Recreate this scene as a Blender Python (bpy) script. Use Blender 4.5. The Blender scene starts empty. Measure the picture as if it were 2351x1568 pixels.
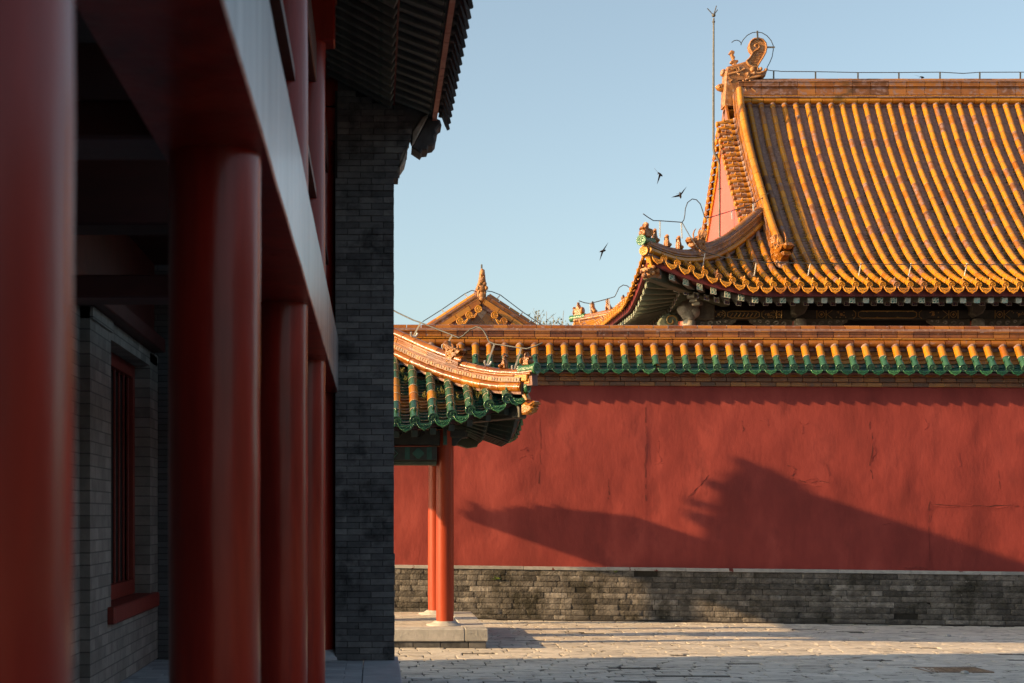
import bpy, bmesh, math, random
from mathutils import Vector as V, noise
import numpy as np
R = random.Random(7)
scene = bpy.context.scene
C = scene.collection
rad = math.radians
# ------------------------------------------------------------------ camera
EYE = 1.81
cd = bpy.data.cameras.new('camera'); cam = bpy.data.objects.new('camera', cd); C.objects.link(cam)
cam.location = (0, 0, EYE); cam.rotation_euler = (rad(90), 0, 0)
cd.lens = 50; cd.sensor_width = 36; cd.shift_x = 0.1342; cd.shift_y = 0.1706
cd.clip_start = 0.05; cd.clip_end = 3000
cd.dof.use_dof = True; cd.dof.focus_distance = 23; cd.dof.aperture_fstop = 3.2
scene.camera = cam
# ------------------------------------------------------------------ sky and sun
SUN_EL, SUN_AZ = 18.0, 258.0           # azimuth clockwise from +Y: low sun from the left, a little behind
w = bpy.data.worlds.new('World'); scene.world = w; w.use_nodes = True
nt = w.node_tree; sky = nt.nodes.new('ShaderNodeTexSky'); sky.sky_type = 'NISHITA'
sky.sun_disc = False; sky.sun_elevation = rad(SUN_EL); sky.sun_rotation = rad(SUN_AZ)
sky.air_density = 0.9; sky.dust_density = 2.6; sky.ozone_density = 0.8; sky.altitude = 60
hs = nt.nodes.new('ShaderNodeHueSaturation'); hs.inputs['Saturation'].default_value = .80; hs.inputs['Value'].default_value = 1.0; tn = nt.nodes.new('ShaderNodeMix'); tn.data_type = 'RGBA'; tn.blend_type = 'MULTIPLY'; tn.inputs[0].default_value = 1; tn.inputs[7].default_value = (.95, 1.0, .93, 1)
nt.links.new(sky.outputs[0], hs.inputs['Color']); nt.links.new(hs.outputs[0], tn.inputs[6]); nt.links.new(tn.outputs[2], nt.nodes['Background'].inputs[0])
nt.nodes['Background'].inputs[1].default_value = 0.13
sl = bpy.data.lights.new('sun', 'SUN'); so = bpy.data.objects.new('sun', sl); C.objects.link(so)
sl.energy = 5.0; sl.angle = rad(0.5); sl.color = (1.0, 0.63, 0.29)
tosun = V((math.sin(rad(SUN_AZ))*math.cos(rad(SUN_EL)), math.cos(rad(SUN_AZ))*math.cos(rad(SUN_EL)), math.sin(rad(SUN_EL))))
so.rotation_euler = tosun.to_track_quat('Z', 'Y').to_euler(); so.location = (-20, -5, 20)
vs = scene.view_settings; vs.view_transform = 'Standard'; vs.look = 'None'; vs.exposure = 1.0; vs.gamma = 1; vs.use_curve_mapping = False
scene.cycles.max_bounces = 6; scene.cycles.diffuse_bounces = 3; scene.cycles.glossy_bounces = 3
scene.cycles.caustics_reflective = False; scene.cycles.caustics_refractive = False
scene.cycles.use_denoising = True

# ------------------------------------------------------------------ mesh helpers
F = 3265.3
def P(u, v, Y):                        # point at depth Y seen in direction (u, v) of the 2351-px-wide survey sheet
    return V(((u-860)*Y/F, Y, EYE-(v-1185)*Y/F))

class MB:
    def __init__(s): s.v = []; s.f = []; s.m = []; s.r = []; s.s = []
    def face(s, pts, m=0, r=0.0, sm=False):
        i = len(s.v); s.v.extend(tuple(p) for p in pts)
        s.f.append(tuple(range(i, i+len(pts)))); s.m.append(m); s.r.append(r); s.s.append(sm)
    def grid(s, rows, m=0, r=0.0, sm=True, cu=False):
        i = len(s.v); n = len(rows[0])
        for row in rows: s.v.extend(tuple(p) for p in row)
        for a in range(len(rows)-1):
            for b in range(n if cu else n-1):
                c = (b+1) % n
                s.f.append((i+a*n+b, i+a*n+c, i+(a+1)*n+c, i+(a+1)*n+b)); s.m.append(m); s.r.append(r); s.s.append(sm)
    def box(s, x0, x1, y0, y1, z0, z1, m=0, r=0.0, ch=0.0):
        s.obox(V(((x0+x1)/2, (y0+y1)/2, (z0+z1)/2)), V((1, 0, 0)), V((0, 1, 0)), V((0, 0, 1)), (x1-x0)/2, (y1-y0)/2, (z1-z0)/2, m, r, ch)
    def obox(s, c, X, Y, Z, a, b, d, m=0, r=0.0, ch=0.0):
        X, Y, Z = X.normalized(), Y.normalized(), Z.normalized()
        if ch <= 0:
            q = [c+X*(a*i)+Y*(b*j)+Z*(d*k) for i in (-1, 1) for j in (-1, 1) for k in (-1, 1)]
            for t in ((0, 1, 3, 2), (4, 6, 7, 5), (0, 4, 5, 1), (2, 3, 7, 6), (0, 2, 6, 4), (1, 5, 7, 3)):
                s.face([q[i] for i in t], m, r)
            return
        ax = (X, Y, Z); h = (a, b, d); ch = min(ch, .45*min(h))
        def pt(sg, full):              # corner of the face lying along axis 'full'
            p = V(c)
            for i in range(3): p = p+ax[i]*(sg[i]*(h[i] if i == full else h[i]-ch))
            return p
        for i in range(3):
            j, k = (i+1) % 3, (i+2) % 3
            for e in (-1, 1):
                q = []
                for (sj, sk) in ((-1, -1), (1, -1), (1, 1), (-1, 1)):
                    sg = [0, 0, 0]; sg[i] = e; sg[j] = sj; sg[k] = sk; q.append(pt(sg, i))
                s.face(q, m, r)
        for i in range(3):             # edge chamfers running along axis i
            j, k = (i+1) % 3, (i+2) % 3
            for sj in (-1, 1):
                for sk in (-1, 1):
                    q = []
                    for (si, f) in ((-1, j), (1, j), (1, k), (-1, k)):
                        sg = [0, 0, 0]; sg[i] = si; sg[j] = sj; sg[k] = sk; q.append(pt(sg, f))
                    s.face(q, m, r)
        for sx in (-1, 1):
            for sy in (-1, 1):
                for sz in (-1, 1): s.face([pt((sx, sy, sz), f) for f in range(3)], m, r)
    def bar(s, p, q, wd, ht, up=V((0, 0, 1)), m=0, r=0.0, ch=0.0):
        p, q = V(p), V(q); T = (q-p).normalized(); S = T.cross(up).normalized(); U = S.cross(T)
        s.obox((p+q)/2, T, S, U, (q-p).length/2, wd/2, ht/2, m, r, ch)
    def pipe(s, pts, rd, n=6, m=0, r=0.0, cap=True, flat=1.0):
        pts = [V(p) for p in pts]; rows = []; ref = None
        for i, p in enumerate(pts):
            T = (pts[min(i+1, len(pts)-1)]-pts[max(i-1, 0)]).normalized()
            if ref is None: ref = V((0, 0, 1)) if abs(T.z) < .9 else V((0, 1, 0))
            S = T.cross(ref).normalized(); U = S.cross(T).normalized(); ref = U
            rr = rd[i] if isinstance(rd, (list, tuple)) else rd
            rows.append([p+S*(rr*math.cos(2*math.pi*k/n))+U*(rr*flat*math.sin(2*math.pi*k/n)) for k in range(n)])
        s.grid(rows, m, r, True, True)
        if cap: s.face(rows[0], m, r); s.face(list(reversed(rows[-1])), m, r)
    def lathe(s, c, prof, n=32, axis=V((0, 0, 1)), m=0, r=0.0, sm=True, wob=None):
        A = axis.normalized(); S = A.orthogonal().normalized(); U = A.cross(S); rows = []
        for (rr, h) in prof:
            rows.append([V(c)+A*h+S*(rr*math.cos(2*math.pi*k/n))+U*(rr*math.sin(2*math.pi*k/n)) for k in range(n)])
        if wob:
            rows = [[p+(p-V(c)-A*(p-V(c)).dot(A)).normalized()*wob(p) for p in row] for row in rows]
        s.grid(rows, m, r, sm, True)
        if prof[0][0] > 1e-4: s.face(list(reversed(rows[0])), m, r)
        if prof[-1][0] > 1e-4: s.face(rows[-1], m, r)
    def blob(s, c, a, b, d, X=V((1, 0, 0)), Y=V((0, 1, 0)), m=0, r=0.0, n=10, k=6):
        Z = X.cross(Y); rows = []
        for i in range(k+1):
            t = math.pi*i/k; rows.append([V(c)+X*(a*math.sin(t)*math.cos(2*math.pi*j/n))+Y*(b*math.sin(t)*math.sin(2*math.pi*j/n))+Z*(d*math.cos(t)) for j in range(n)])
        s.grid(rows, m, r, True, True)
    def slab(s, poly, th, o, U, W, m=0, r=0.0, ch=0.0, m2=None):
        """poly (2D, any winding) on plane o + U*a + W*b, th thick to both sides along N = U x W, chamfered rim"""
        N = U.cross(W).normalized(); n = len(poly)
        ar = sum(poly[i][0]*poly[(i+1) % n][1]-poly[(i+1) % n][0]*poly[i][1] for i in range(n))
        if ar < 0: poly = list(reversed(poly))
        ins = []
        for i in range(n):
            p0, p1, p2 = V(poly[i-1]), V(poly[i]), V(poly[(i+1) % n])
            e1 = (p1-p0).normalized() if (p1-p0).length else V((1, 0)); e2 = (p2-p1).normalized() if (p2-p1).length else V((1, 0))
            nn = V((-e1.y-e2.y, e1.x+e2.x)); nn = nn.normalized() if nn.length > 1e-6 else V((-e1.y, e1.x))
            ins.append(p1+nn*ch)
        to = lambda p, h: o+U*p[0]+W*p[1]+N*h
        if ch > 0:
            rows = [[to(p, -th) for p in ins], [to(p, -th+ch) for p in poly], [to(p, th-ch) for p in poly], [to(p, th) for p in ins]]
        else: rows = [[to(p, -th) for p in poly], [to(p, th) for p in poly]]
        s.grid(rows, m, r, False, True)
        s.face(list(reversed(rows[0])), m, r); s.face(rows[-1], m if m2 is None else m2, r)
    def build(s, name, mats, parent=None, sm_all=None):
        a = np.array(s.v, dtype=float); lo, hi = a.min(0), a.max(0)
        org = np.array(((lo[0]+hi[0])/2, (lo[1]+hi[1])/2, lo[2])); a = a-org
        me = bpy.data.meshes.new(name); me.from_pydata(a.tolist(), [], s.f)
        if not isinstance(mats, (list, tuple)): mats = [mats]
        for mm in mats: me.materials.append(mm)
        me.polygons.foreach_set('material_index', s.m); me.polygons.foreach_set('use_smooth', s.s)
        at = me.attributes.new('rnd', 'FLOAT', 'FACE'); at.data.foreach_set('value', s.r)
        me.update(); o = bpy.data.objects.new(name, me); C.objects.link(o)
        place(o, V(org), parent); return o
WL = {}
def place(o, pos, parent=None):
    WL[o.name] = V(pos)
    if parent is not None: o.parent = parent; o.location = V(pos)-WL[parent.name]
    else: o.location = pos
def tag(o, label=None, cat=None, group=None, kind=None):
    for k, x in (('label', label), ('category', cat), ('group', group), ('kind', kind)):
        if x: o[k] = x
    return o
def thing(name, pos, label, cat, group=None):
    o = bpy.data.objects.new(name, None); C.objects.link(o); o.empty_display_size = .2
    place(o, V(pos)); return tag(o, label, cat, group)
def part_copy(o, pos, parent):
    c = o.copy(); C.objects.link(c); place(c, pos, parent); return c

# ------------------------------------------------------------------ materials
def N_(nt, t, **kw):
    n = nt.nodes.new('ShaderNode'+t)
    for k, x in kw.items(): setattr(n, k, x)
    return n
def mat(name, ramp, rough=.5, vary=(6., .5), stretch=(1, 1, 1), bump=None, spec=.5, coat=0., metal=0., dirt=None, dirt2=None, rvar=0., brick=None, coatr=.1):
    """ramp: colours picked by the face's own random number plus noise; dirt: (colour, scale, lo, hi) blotches"""
    m = bpy.data.materials.new(name); m.use_nodes = True; nt = m.node_tree; L = nt.links.new
    b = nt.nodes['Principled BSDF']; b.inputs['Roughness'].default_value = rough
    b.inputs['Specular IOR Level'].default_value = spec; b.inputs['Metallic'].default_value = metal
    b.inputs['Coat Weight'].default_value = coat; b.inputs['Coat Roughness'].default_value = coatr
    tc = N_(nt, 'TexCoord'); mp = N_(nt, 'Mapping'); L(tc.outputs['Object'], mp.inputs[0]); mp.inputs['Scale'].default_value = stretch
    at = N_(nt, 'Attribute', attribute_name='rnd')
    nz = N_(nt, 'TexNoise'); nz.inputs['Scale'].default_value = vary[0]; nz.inputs['Detail'].default_value = 6; nz.inputs['Roughness'].default_value = .6
    L(mp.outputs[0], nz.inputs[0])
    mr = N_(nt, 'MapRange'); L(nz.outputs[0], mr.inputs[0]); mr.inputs[1].default_value = .3; mr.inputs[2].default_value = .7
    mr.inputs[3].default_value = -vary[1]/2; mr.inputs[4].default_value = vary[1]/2; mr.clamp = False
    ad = N_(nt, 'Math', operation='ADD'); L(at.outputs['Fac'], ad.inputs[0]); L(mr.outputs[0], ad.inputs[1])
    cr = N_(nt, 'ValToRGB'); e = cr.color_ramp.elements
    while len(e) < len(ramp): e.new(.5)
    for i, (p, c) in enumerate(ramp): e[i].position = p; e[i].color = (*c, 1)
    L(ad.outputs[0], cr.inputs[0]); col = cr.outputs[0]; hgt = None; rgh = None
    if brick:                          # (axes, brick length, course height, joint, joint colour)
        ax, bl, bh, jt, jc = brick
        sp = N_(nt, 'SeparateXYZ'); L(tc.outputs['Object'], sp.inputs[0]); cb = N_(nt, 'CombineXYZ')
        L(sp.outputs[ax[0]], cb.inputs[0]); L(sp.outputs[ax[1]], cb.inputs[1])
        bt = N_(nt, 'TexBrick'); L(cb.outputs[0], bt.inputs[0]); bt.offset = .5
        for k, x in (('Scale', 1), ('Brick Width', bl), ('Row Height', bh), ('Mortar Size', jt), ('Mortar Smooth', .3), ('Bias', 0)): bt.inputs[k].default_value = x
        bt.inputs['Color1'].default_value = (.25, .25, .25, 1); bt.inputs['Color2'].default_value = (1, 1, 1, 1); bt.inputs['Mortar'].default_value = (.6, .6, .6, 1)
        ad2 = N_(nt, 'Math', operation='MULTIPLY_ADD'); L(bt.outputs['Color'], ad2.inputs[0]); ad2.inputs[1].default_value = .7; L(mr.outputs[0], ad2.inputs[2]); L(ad2.outputs[0], cr.inputs[0])
        mx = N_(nt, 'Mix', data_type='RGBA'); L(bt.outputs['Fac'], mx.inputs[0]); L(col, mx.inputs[6]); mx.inputs[7].default_value = (*jc, 1); col = mx.outputs[2]
        hgt = N_(nt, 'Math', operation='MULTIPLY'); L(bt.outputs['Fac'], hgt.inputs[0]); hgt.inputs[1].default_value = -.6; hgt = hgt.outputs[0]
    for d in (dirt, dirt2):
        if not d: continue
        n2 = N_(nt, 'TexNoise'); n2.inputs['Scale'].default_value = d[1]; n2.inputs['Detail'].default_value = 8; n2.inputs['Roughness'].default_value = .65
        L((tc if len(d) < 5 else mp).outputs['Object' if len(d) < 5 else 0], n2.inputs[0])
        r2 = N_(nt, 'MapRange'); L(n2.outputs[0], r2.inputs[0]); r2.inputs[1].default_value = d[2]; r2.inputs[2].default_value = d[3]
        mx = N_(nt, 'Mix', data_type='RGBA'); L(r2.outputs[0], mx.inputs[0]); L(col, mx.inputs[6]); mx.inputs[7].default_value = (*d[0], 1); col = mx.outputs[2]
        rr = N_(nt, 'MapRange'); L(r2.outputs[0], rr.inputs[0]); rr.inputs[3].default_value = rough; rr.inputs[4].default_value = max(rough, .75); rgh = rr.outputs[0]
    L(col, b.inputs['Base Color'])
    if rgh: L(rgh, b.inputs['Roughness'])
    if bump or hgt is not None:
        bp = N_(nt, 'Bump'); sc, st, di = bump or (30, .3, .01); bp.inputs['Strength'].default_value = st; bp.inputs['Distance'].default_value = di
        n3 = N_(nt, 'TexNoise'); n3.inputs['Scale'].default_value = sc; n3.inputs['Detail'].default_value = 8; n3.inputs['Roughness'].default_value = .6; L(mp.outputs[0], n3.inputs[0]); h = n3.outputs[0]
        if hgt is not None:
            a3 = N_(nt, 'Math', operation='ADD'); L(h, a3.inputs[0]); L(hgt, a3.inputs[1]); h = a3.outputs[0]
        L(h, bp.inputs['Height']); L(bp.outputs[0], b.inputs['Normal'])
    return m
M = {}
MORTAR = (.25, .15, .13)
M['glaze'] = mat('yellow_glaze', [(0, (.26, .086, .007)), (.3, (.37, .140, .009)), (.65, (.44, .180, .011)), (1, (.35, .155, .017))], .22, (3, .5), bump=(25, .12, .01), dirt=((.33, .2, .13), 12, .66, .70), dirt2=((.16, .07, .02), 2.3, .60, .80))
M['glaze_ridge'] = mat('amber_ridge_glaze', [(0, (.13, .038, .006)), (.5, (.235, .075, .008)), (1, (.31, .115, .013))], .13, (4, .6), bump=(30, .18, .01), dirt=((.26, .16, .13), 9, .60, .67), dirt2=((.09, .04, .02), 5, .60, .74))
M['glaze_old'] = mat('worn_yellow_glaze', [(0, (.13, .05, .014)), (.5, (.25, .09, .016)), (1, (.32, .125, .02))], .34, (4, .6), bump=(30, .3, .01), dirt=((.24, .145, .125), 7, .50, .60), dirt2=((.09, .05, .035), 4, .58, .72))
M['glaze_dark'] = mat('brown_glaze', [(0, (.12, .045, .012)), (.5, (.24, .085, .014)), (1, (.36, .15, .02))], .28, (3, .6), bump=(30, .2, .01), dirt=((.16, .11, .09), 10, .56, .66))
M['green'] = mat('green_glaze', [(0, (.017, .058, .042)), (.5, (.025, .082, .052)), (1, (.042, .112, .060))], .17, (4, .5), bump=(25, .12, .01), dirt=((.3, .27, .2), 13, .66, .72))
M['green_lo'] = mat('dark_green_glaze', [(0, (.010, .045, .038)), (.5, (.018, .085, .06)), (1, (.045, .13, .07))], .2, (5, .6), bump=(25, .2, .01), dirt=((.11, .10, .08), 8, .55, .68))
M['pan_old'] = mat('weathered_pan_tile', [(0, (.05, .032, .014)), (.35, (.11, .066, .024)), (.7, (.19, .105, .028)), (1, (.29, .145, .025))], .55, (7, .7), bump=(25, .4, .01), spec=.3, dirt=((.15, .105, .085), 6, .66, .70), dirt2=((.23, .22, .20), 13, .70, .73))
M['pan'] = mat('ochre_pan_tile', [(0, (.16, .06, .015)), (.5, (.30, .115, .018)), (1, (.38, .16, .025))], .35, (6, .5), bump=(25, .25, .01), dirt=((.14, .09, .08), 8, .58, .68))
M['mortar'] = mat('pink_lime_mortar', [(0, (.16, .09, .08)), (.5, (.24, .14, .12)), (1, (.33, .22, .18))], .9, (18, 1), bump=(60, .6, .01))
M['lime'] = mat('pale_lime_joint', [(0, (.38, .27, .18)), (1, (.55, .44, .33))], .9, (18, 1), bump=(60, .5, .01))
M['emboss'] = mat('embossed_yellow_glaze', [(0, (.34, .12, .01)), (.5, (.5, .2, .014)), (1, (.55, .24, .02))], .3, (10, .5), bump=(45, .9, .012), dirt=((.3, .26, .22), 12, .66, .72))
M['emboss_green'] = mat('embossed_green_glaze', [(0, (.008, .05, .03)), (.5, (.018, .095, .045)), (1, (.045, .16, .065))], .2, (10, .5), bump=(45, .9, .012))
M['beast'] = mat('glazed_roof_figure', [(0, (.14, .045, .008)), (.5, (.28, .10, .011)), (1, (.38, .155, .02))], .25, (9, .8), bump=(28, .8, .02), dirt=((.30, .19, .14), 12, .6, .68))
M['beast_worn'] = mat('worn_roof_figure', [(0, (.16, .06, .02)), (.5, (.32, .13, .03)), (1, (.42, .2, .07))], .5, (12, .8), bump=(35, .8, .02), dirt=((.36, .24, .18), 10, .55, .65))
M['gallery_red'] = mat('glossy_oxblood_paint', [(0, (.12, .0055, .003)), (.5, (.215, .0105, .005)), (1, (.33, .024, .009))], .34, (3.5, 1.2), (1, 1, .12), bump=(14, .22, .02), spec=.2, coat=.26, coatr=.17, dirt=((.10, .012, .010), 3, .62, .74, 1))
M['lintel'] = mat('streaked_grey_lintel_paint', [(0, (.13, .115, .115)), (.35, (.27, .268, .275)), (.65, (.36, .362, .37)), (1, (.48, .48, .48))], .3, (2.2, 1.3), (1, 3.2, .25), bump=(6, .2, .02), spec=.5, coat=.7, coatr=.2)  # pale streaked grey for the outer face of the lintel
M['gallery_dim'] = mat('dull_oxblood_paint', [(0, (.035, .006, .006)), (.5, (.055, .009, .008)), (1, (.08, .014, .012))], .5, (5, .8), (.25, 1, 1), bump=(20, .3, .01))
M['upper_red'] = mat('faded_red_paint', [(0, (.20, .028, .022)), (.5, (.25, .036, .026)), (1, (.31, .05, .034))], .42, (3, .8), (1, 1, .3), bump=(20, .2, .01))
M['vermilion'] = mat('vermilion_paint', [(0, (.27, .036, .014)), (.5, (.325, .047, .018)), (1, (.38, .062, .024))], .42, (3, .7), (1, 1, .3), bump=(12, .12, .01), spec=.25, dirt=((.17, .04, .026), 4, .63, .74), dirt2=((.5, .2, .12), 22, .735, .75))
M['window_red'] = mat('window_red_paint', [(0, (.14, .014, .009)), (1, (.21, .026, .014))], .5, (8, .8), bump=(20, .2, .01))
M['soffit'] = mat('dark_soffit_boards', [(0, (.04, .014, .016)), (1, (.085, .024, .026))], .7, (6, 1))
M['rafter_dark'] = mat('dark_green_rafter_paint', [(0, (.095, .10, .09)), (1, (.17, .175, .155))], .55, (7, 1), dirt=((.01, .07, .06), 6, .6, .7))
M['pavilion_rafter'] = mat('blackish_green_rafter_paint', [(0, (.012, .024, .019)), (1, (.026, .045, .036))], .6, (7, 1), dirt=((.03, .022, .018), 6, .58, .7))
M['rafter_green'] = mat('sage_green_rafter_paint', [(0, (.10, .12, .085)), (1, (.16, .18, .12))], .6, (7, .8))
M['fascia_red'] = mat('weathered_red_board', [(0, (.50, .17, .12)), (1, (.62, .28, .21))], .7, (12, 1), bump=(30, .5, .01), dirt=((.5, .36, .3), 16, .62, .7))
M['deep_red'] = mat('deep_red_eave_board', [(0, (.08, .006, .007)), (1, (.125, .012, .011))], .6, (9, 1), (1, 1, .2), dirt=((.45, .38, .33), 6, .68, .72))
M['gable_red'] = mat('gable_red_boards', [(0, (.40, .085, .075)), (1, (.47, .11, .095))], .65, (3, .7), (1, 1, .3), dirt=((.2, .03, .03), 9, .72, .76))
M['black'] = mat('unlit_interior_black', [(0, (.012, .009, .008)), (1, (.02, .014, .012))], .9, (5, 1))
M['beam_paint'] = mat('dark_painted_beam', [(0, (.018, .024, .020)), (.5, (.035, .034, .028)), (1, (.05, .05, .04))], .55, (7, 1), bump=(20, .2, .01))
M['beam_green'] = mat('teal_painted_panel', [(0, (.012, .06, .05)), (1, (.03, .11, .085))], .55, (9, 1))
M['beam_olive'] = mat('olive_painted_wood', [(0, (.05, .06, .035)), (1, (.09, .10, .06))], .6, (7, 1), bump=(20, .3, .01))
M['gold'] = mat('gold_leaf_line', [(0, (.36, .21, .06)), (1, (.5, .32, .1))], .4, (14, 1), metal=.3)
M['cream'] = mat('cream_paint_line', [(0, (.55, .52, .40)), (1, (.68, .65, .52))], .6, (14, 1))
M['end_green'] = mat('rafter_end_green', [(0, (.012, .085, .065)), (1, (.03, .14, .11))], .5, (9, 1))
M['end_worn'] = mat('peeling_rafter_end', [(0, (.26, .30, .27)), (.5, (.40, .40, .34)), (1, (.20, .34, .31))], .8, (30, 1.4), bump=(60, .8, .01))
M['end_blue'] = mat('rafter_end_blue', [(0, (.018, .018, .10)), (1, (.035, .03, .16))], .5, (9, 1))
M['carved'] = mat('carved_grey_wood', [(0, (.16, .14, .11)), (.5, (.26, .23, .19)), (1, (.36, .33, .28))], .7, (9, 1), bump=(25, .6, .02))
M['carved_dark'] = mat('carved_dark_wood', [(0, (.07, .06, .045)), (1, (.14, .12, .09))], .7, (9, 1), bump=(25, .6, .02))
M['lintel'].node_tree.nodes['Principled BSDF'].inputs['Coat IOR'].default_value = 1.7
M['pier'] = mat('charcoal_fired_brick', [(0, (.066, .068, .073)), (.5, (.110, .112, .117)), (1, (.175, .174, .174))], .85, (9, .5), bump=(45, .5, .01), dirt=((.022, .023, .027), 3.5, .5, .68), dirt2=((.4, .4, .41), 22, .715, .74))
M['pier_joint'] = mat('dark_brick_joint', [(0, (.012, .012, .014)), (1, (.025, .025, .028))], .95, (12, 1))
M['wallbrick'] = mat('grey_gallery_brick', [(0, (.13, .120, .108)), (.5, (.215, .198, .178)), (1, (.32, .295, .26))], .85, (5, .5), bump=(40, .4, .01), brick=((1, 2), .30, .105, .006, (.08, .075, .07)))
M['gablebrick'] = mat('grey_gable_brick', [(0, (.05, .05, .055)), (1, (.11, .11, .115))], .85, (5, .5), bump=(40, .4, .01), brick=((0, 2), .29, .068, .005, (.02, .02, .022)))
M['plinth'] = mat('weathered_plinth_brick', [(0, (.05, .046, .041)), (.4, (.105, .096, .086)), (.75, (.175, .161, .144)), (1, (.29, .27, .245))], .9, (5, .7), bump=(28, 1.0, .03), dirt=((.026, .024, .016), 2.1, .50, .66), dirt2=((.34, .31, .28), 7, .66, .74))
M['plinth_joint'] = mat('plinth_joint_earth', [(0, (.012, .011, .009)), (1, (.03, .027, .02))], .95, (12, 1))
M['ledge'] = mat('pale_ledge_stone', [(0, (.23, .23, .225)), (.5, (.30, .295, .285)), (1, (.37, .36, .35))], .8, (9, .9), bump=(40, .3, .01), dirt=((.11, .018, .014), 5, .625, .64))
M['paver'] = mat('worn_grey_paver', [(0, (.43, .40, .355)), (.5, (.555, .52, .465)), (1, (.65, .61, .55))], .8, (4, .5), (.7, 2.2, 1), bump=(16, .8, .03), dirt=((.12, .115, .105), 5.5, .565, .64, 1), dirt2=((.26, .20, .13), 2.0, .62, .8))
M['dirt'] = mat('dark_earth_joint', [(0, (.025, .023, .02)), (1, (.055, .048, .04))], .95, (9, 1), bump=(30, .6, .02))
M['far_ground'] = mat('grey_court_ground', [(0, (.18, .17, .155)), (1, (.27, .255, .23))], .9, (2, 1))
M['stone'] = mat('grey_kerb_stone', [(0, (.33, .33, .32)), (.5, (.42, .415, .40)), (1, (.5, .49, .475))], .75, (6, .9), bump=(30, .5, .02), dirt=((.17, .165, .16), 4, .58, .7))
M['stone_dim'] = mat('blue_grey_platform_stone', [(0, (.27, .285, .31)), (1, (.38, .395, .42))], .75, (5, .9), bump=(30, .5, .02))
M['iron'] = mat('dull_steel', [(0, (.07, .066, .06)), (1, (.13, .125, .115))], .6, (9, 1), metal=.2)
M['galv'] = mat('galvanised_clip', [(0, (.55, .55, .53)), (1, (.7, .7, .68))], .4, (9, 1), metal=.3)
M['wire'] = mat('weathered_conductor_wire', [(0, (.05, .055, .06)), (1, (.10, .11, .12))], .5, (9, 1), metal=.2)
M['rubber'] = mat('black_cable_sheath', [(0, (.02, .016, .013)), (1, (.05, .04, .03))], .6, (9, 1))
M['rust'] = mat('rusted_cast_iron', [(0, (.17, .115, .075)), (1, (.30, .21, .14))], .8, (14, 1), bump=(40, .6, .01))
M['bird'] = mat('dark_brown_plumage', [(0, (.016, .010, .009)), (1, (.045, .024, .018))], .8, (25, 1))
M['leaf'] = mat('green_weed_leaf', [(0, (.05, .10, .012)), (1, (.11, .16, .02))], .6, (9, 1))
M['dryleaf'] = mat('dry_yellow_weed', [(0, (.16, .14, .03)), (1, (.30, .22, .05))], .7, (9, 1))
M['crack'] = mat('shadowed_plaster_crack', [(0, (.05, .010, .008)), (1, (.11, .018, .014))], .9, (9, 1))
M['twig'] = mat('pale_grey_twig', [(0, (.16, .13, .09)), (1, (.26, .21, .15))], .8, (9, 1))
M['bud'] = mat('sparse_spring_leaf', [(0, (.10, .11, .035)), (1, (.19, .17, .07))], .7, (9, 1))
M['greytile'] = mat('grey_clay_roof_tile', [(0, (.035, .035, .038)), (1, (.085, .083, .085))], .8, (9, 1), bump=(40, .5, .01))
# ------------------------------------------------------------------ glazed roof pieces
def along(path):
    pts = [V(p) for p in path]; d = [0.]
    for a, b in zip(pts, pts[1:]): d.append(d[-1]+(b-a).length)
    def at(s):
        s = max(0., min(d[-1], s))
        for i in range(len(d)-1):
            if s <= d[i+1] or i == len(d)-2:
                t = (s-d[i])/max(1e-9, d[i+1]-d[i]); return pts[i].lerp(pts[i+1], t)
    return at, d[-1]
def disc(mb, c, ax, r, m=0, mi=2, rn=.5, n=14):
    """round tile end: raised rim, sunk field with a coiled dragon-like relief"""
    ax = V((ax.x, ax.y, ax.z*.35)).normalized(); S = ax.cross(V((0, 0, 1))).normalized(); U = S.cross(ax)
    mb.lathe(c, [(r, -.03), (r*1.06, -.01), (r*1.06, .010), (r*.99, .017), (r*.86, .017), (r*.80, .0125), (r*.4, .0145), (.0005, .015)], n, ax, m, rn)
    q = [(-.45, .1), (-.3, .42), (.08, .5), (.38, .28), (.2, .02), (-.12, -.08), (-.2, -.38), (.12, -.52), (.42, -.3)]
    mb.pipe([c+ax*.0145+S*(a*r*.95)+U*(b*r*.95) for a, b in q], r*.09, 4, mi, rn)
    for a, b in ((.4, -.02), (-.45, -.3), (-.02, .2)): mb.blob(c+ax*.014+S*(a*r)+U*(b*r), r*.11, r*.11, r*.1, m=mi, r=rn, n=5, k=3)
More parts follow.
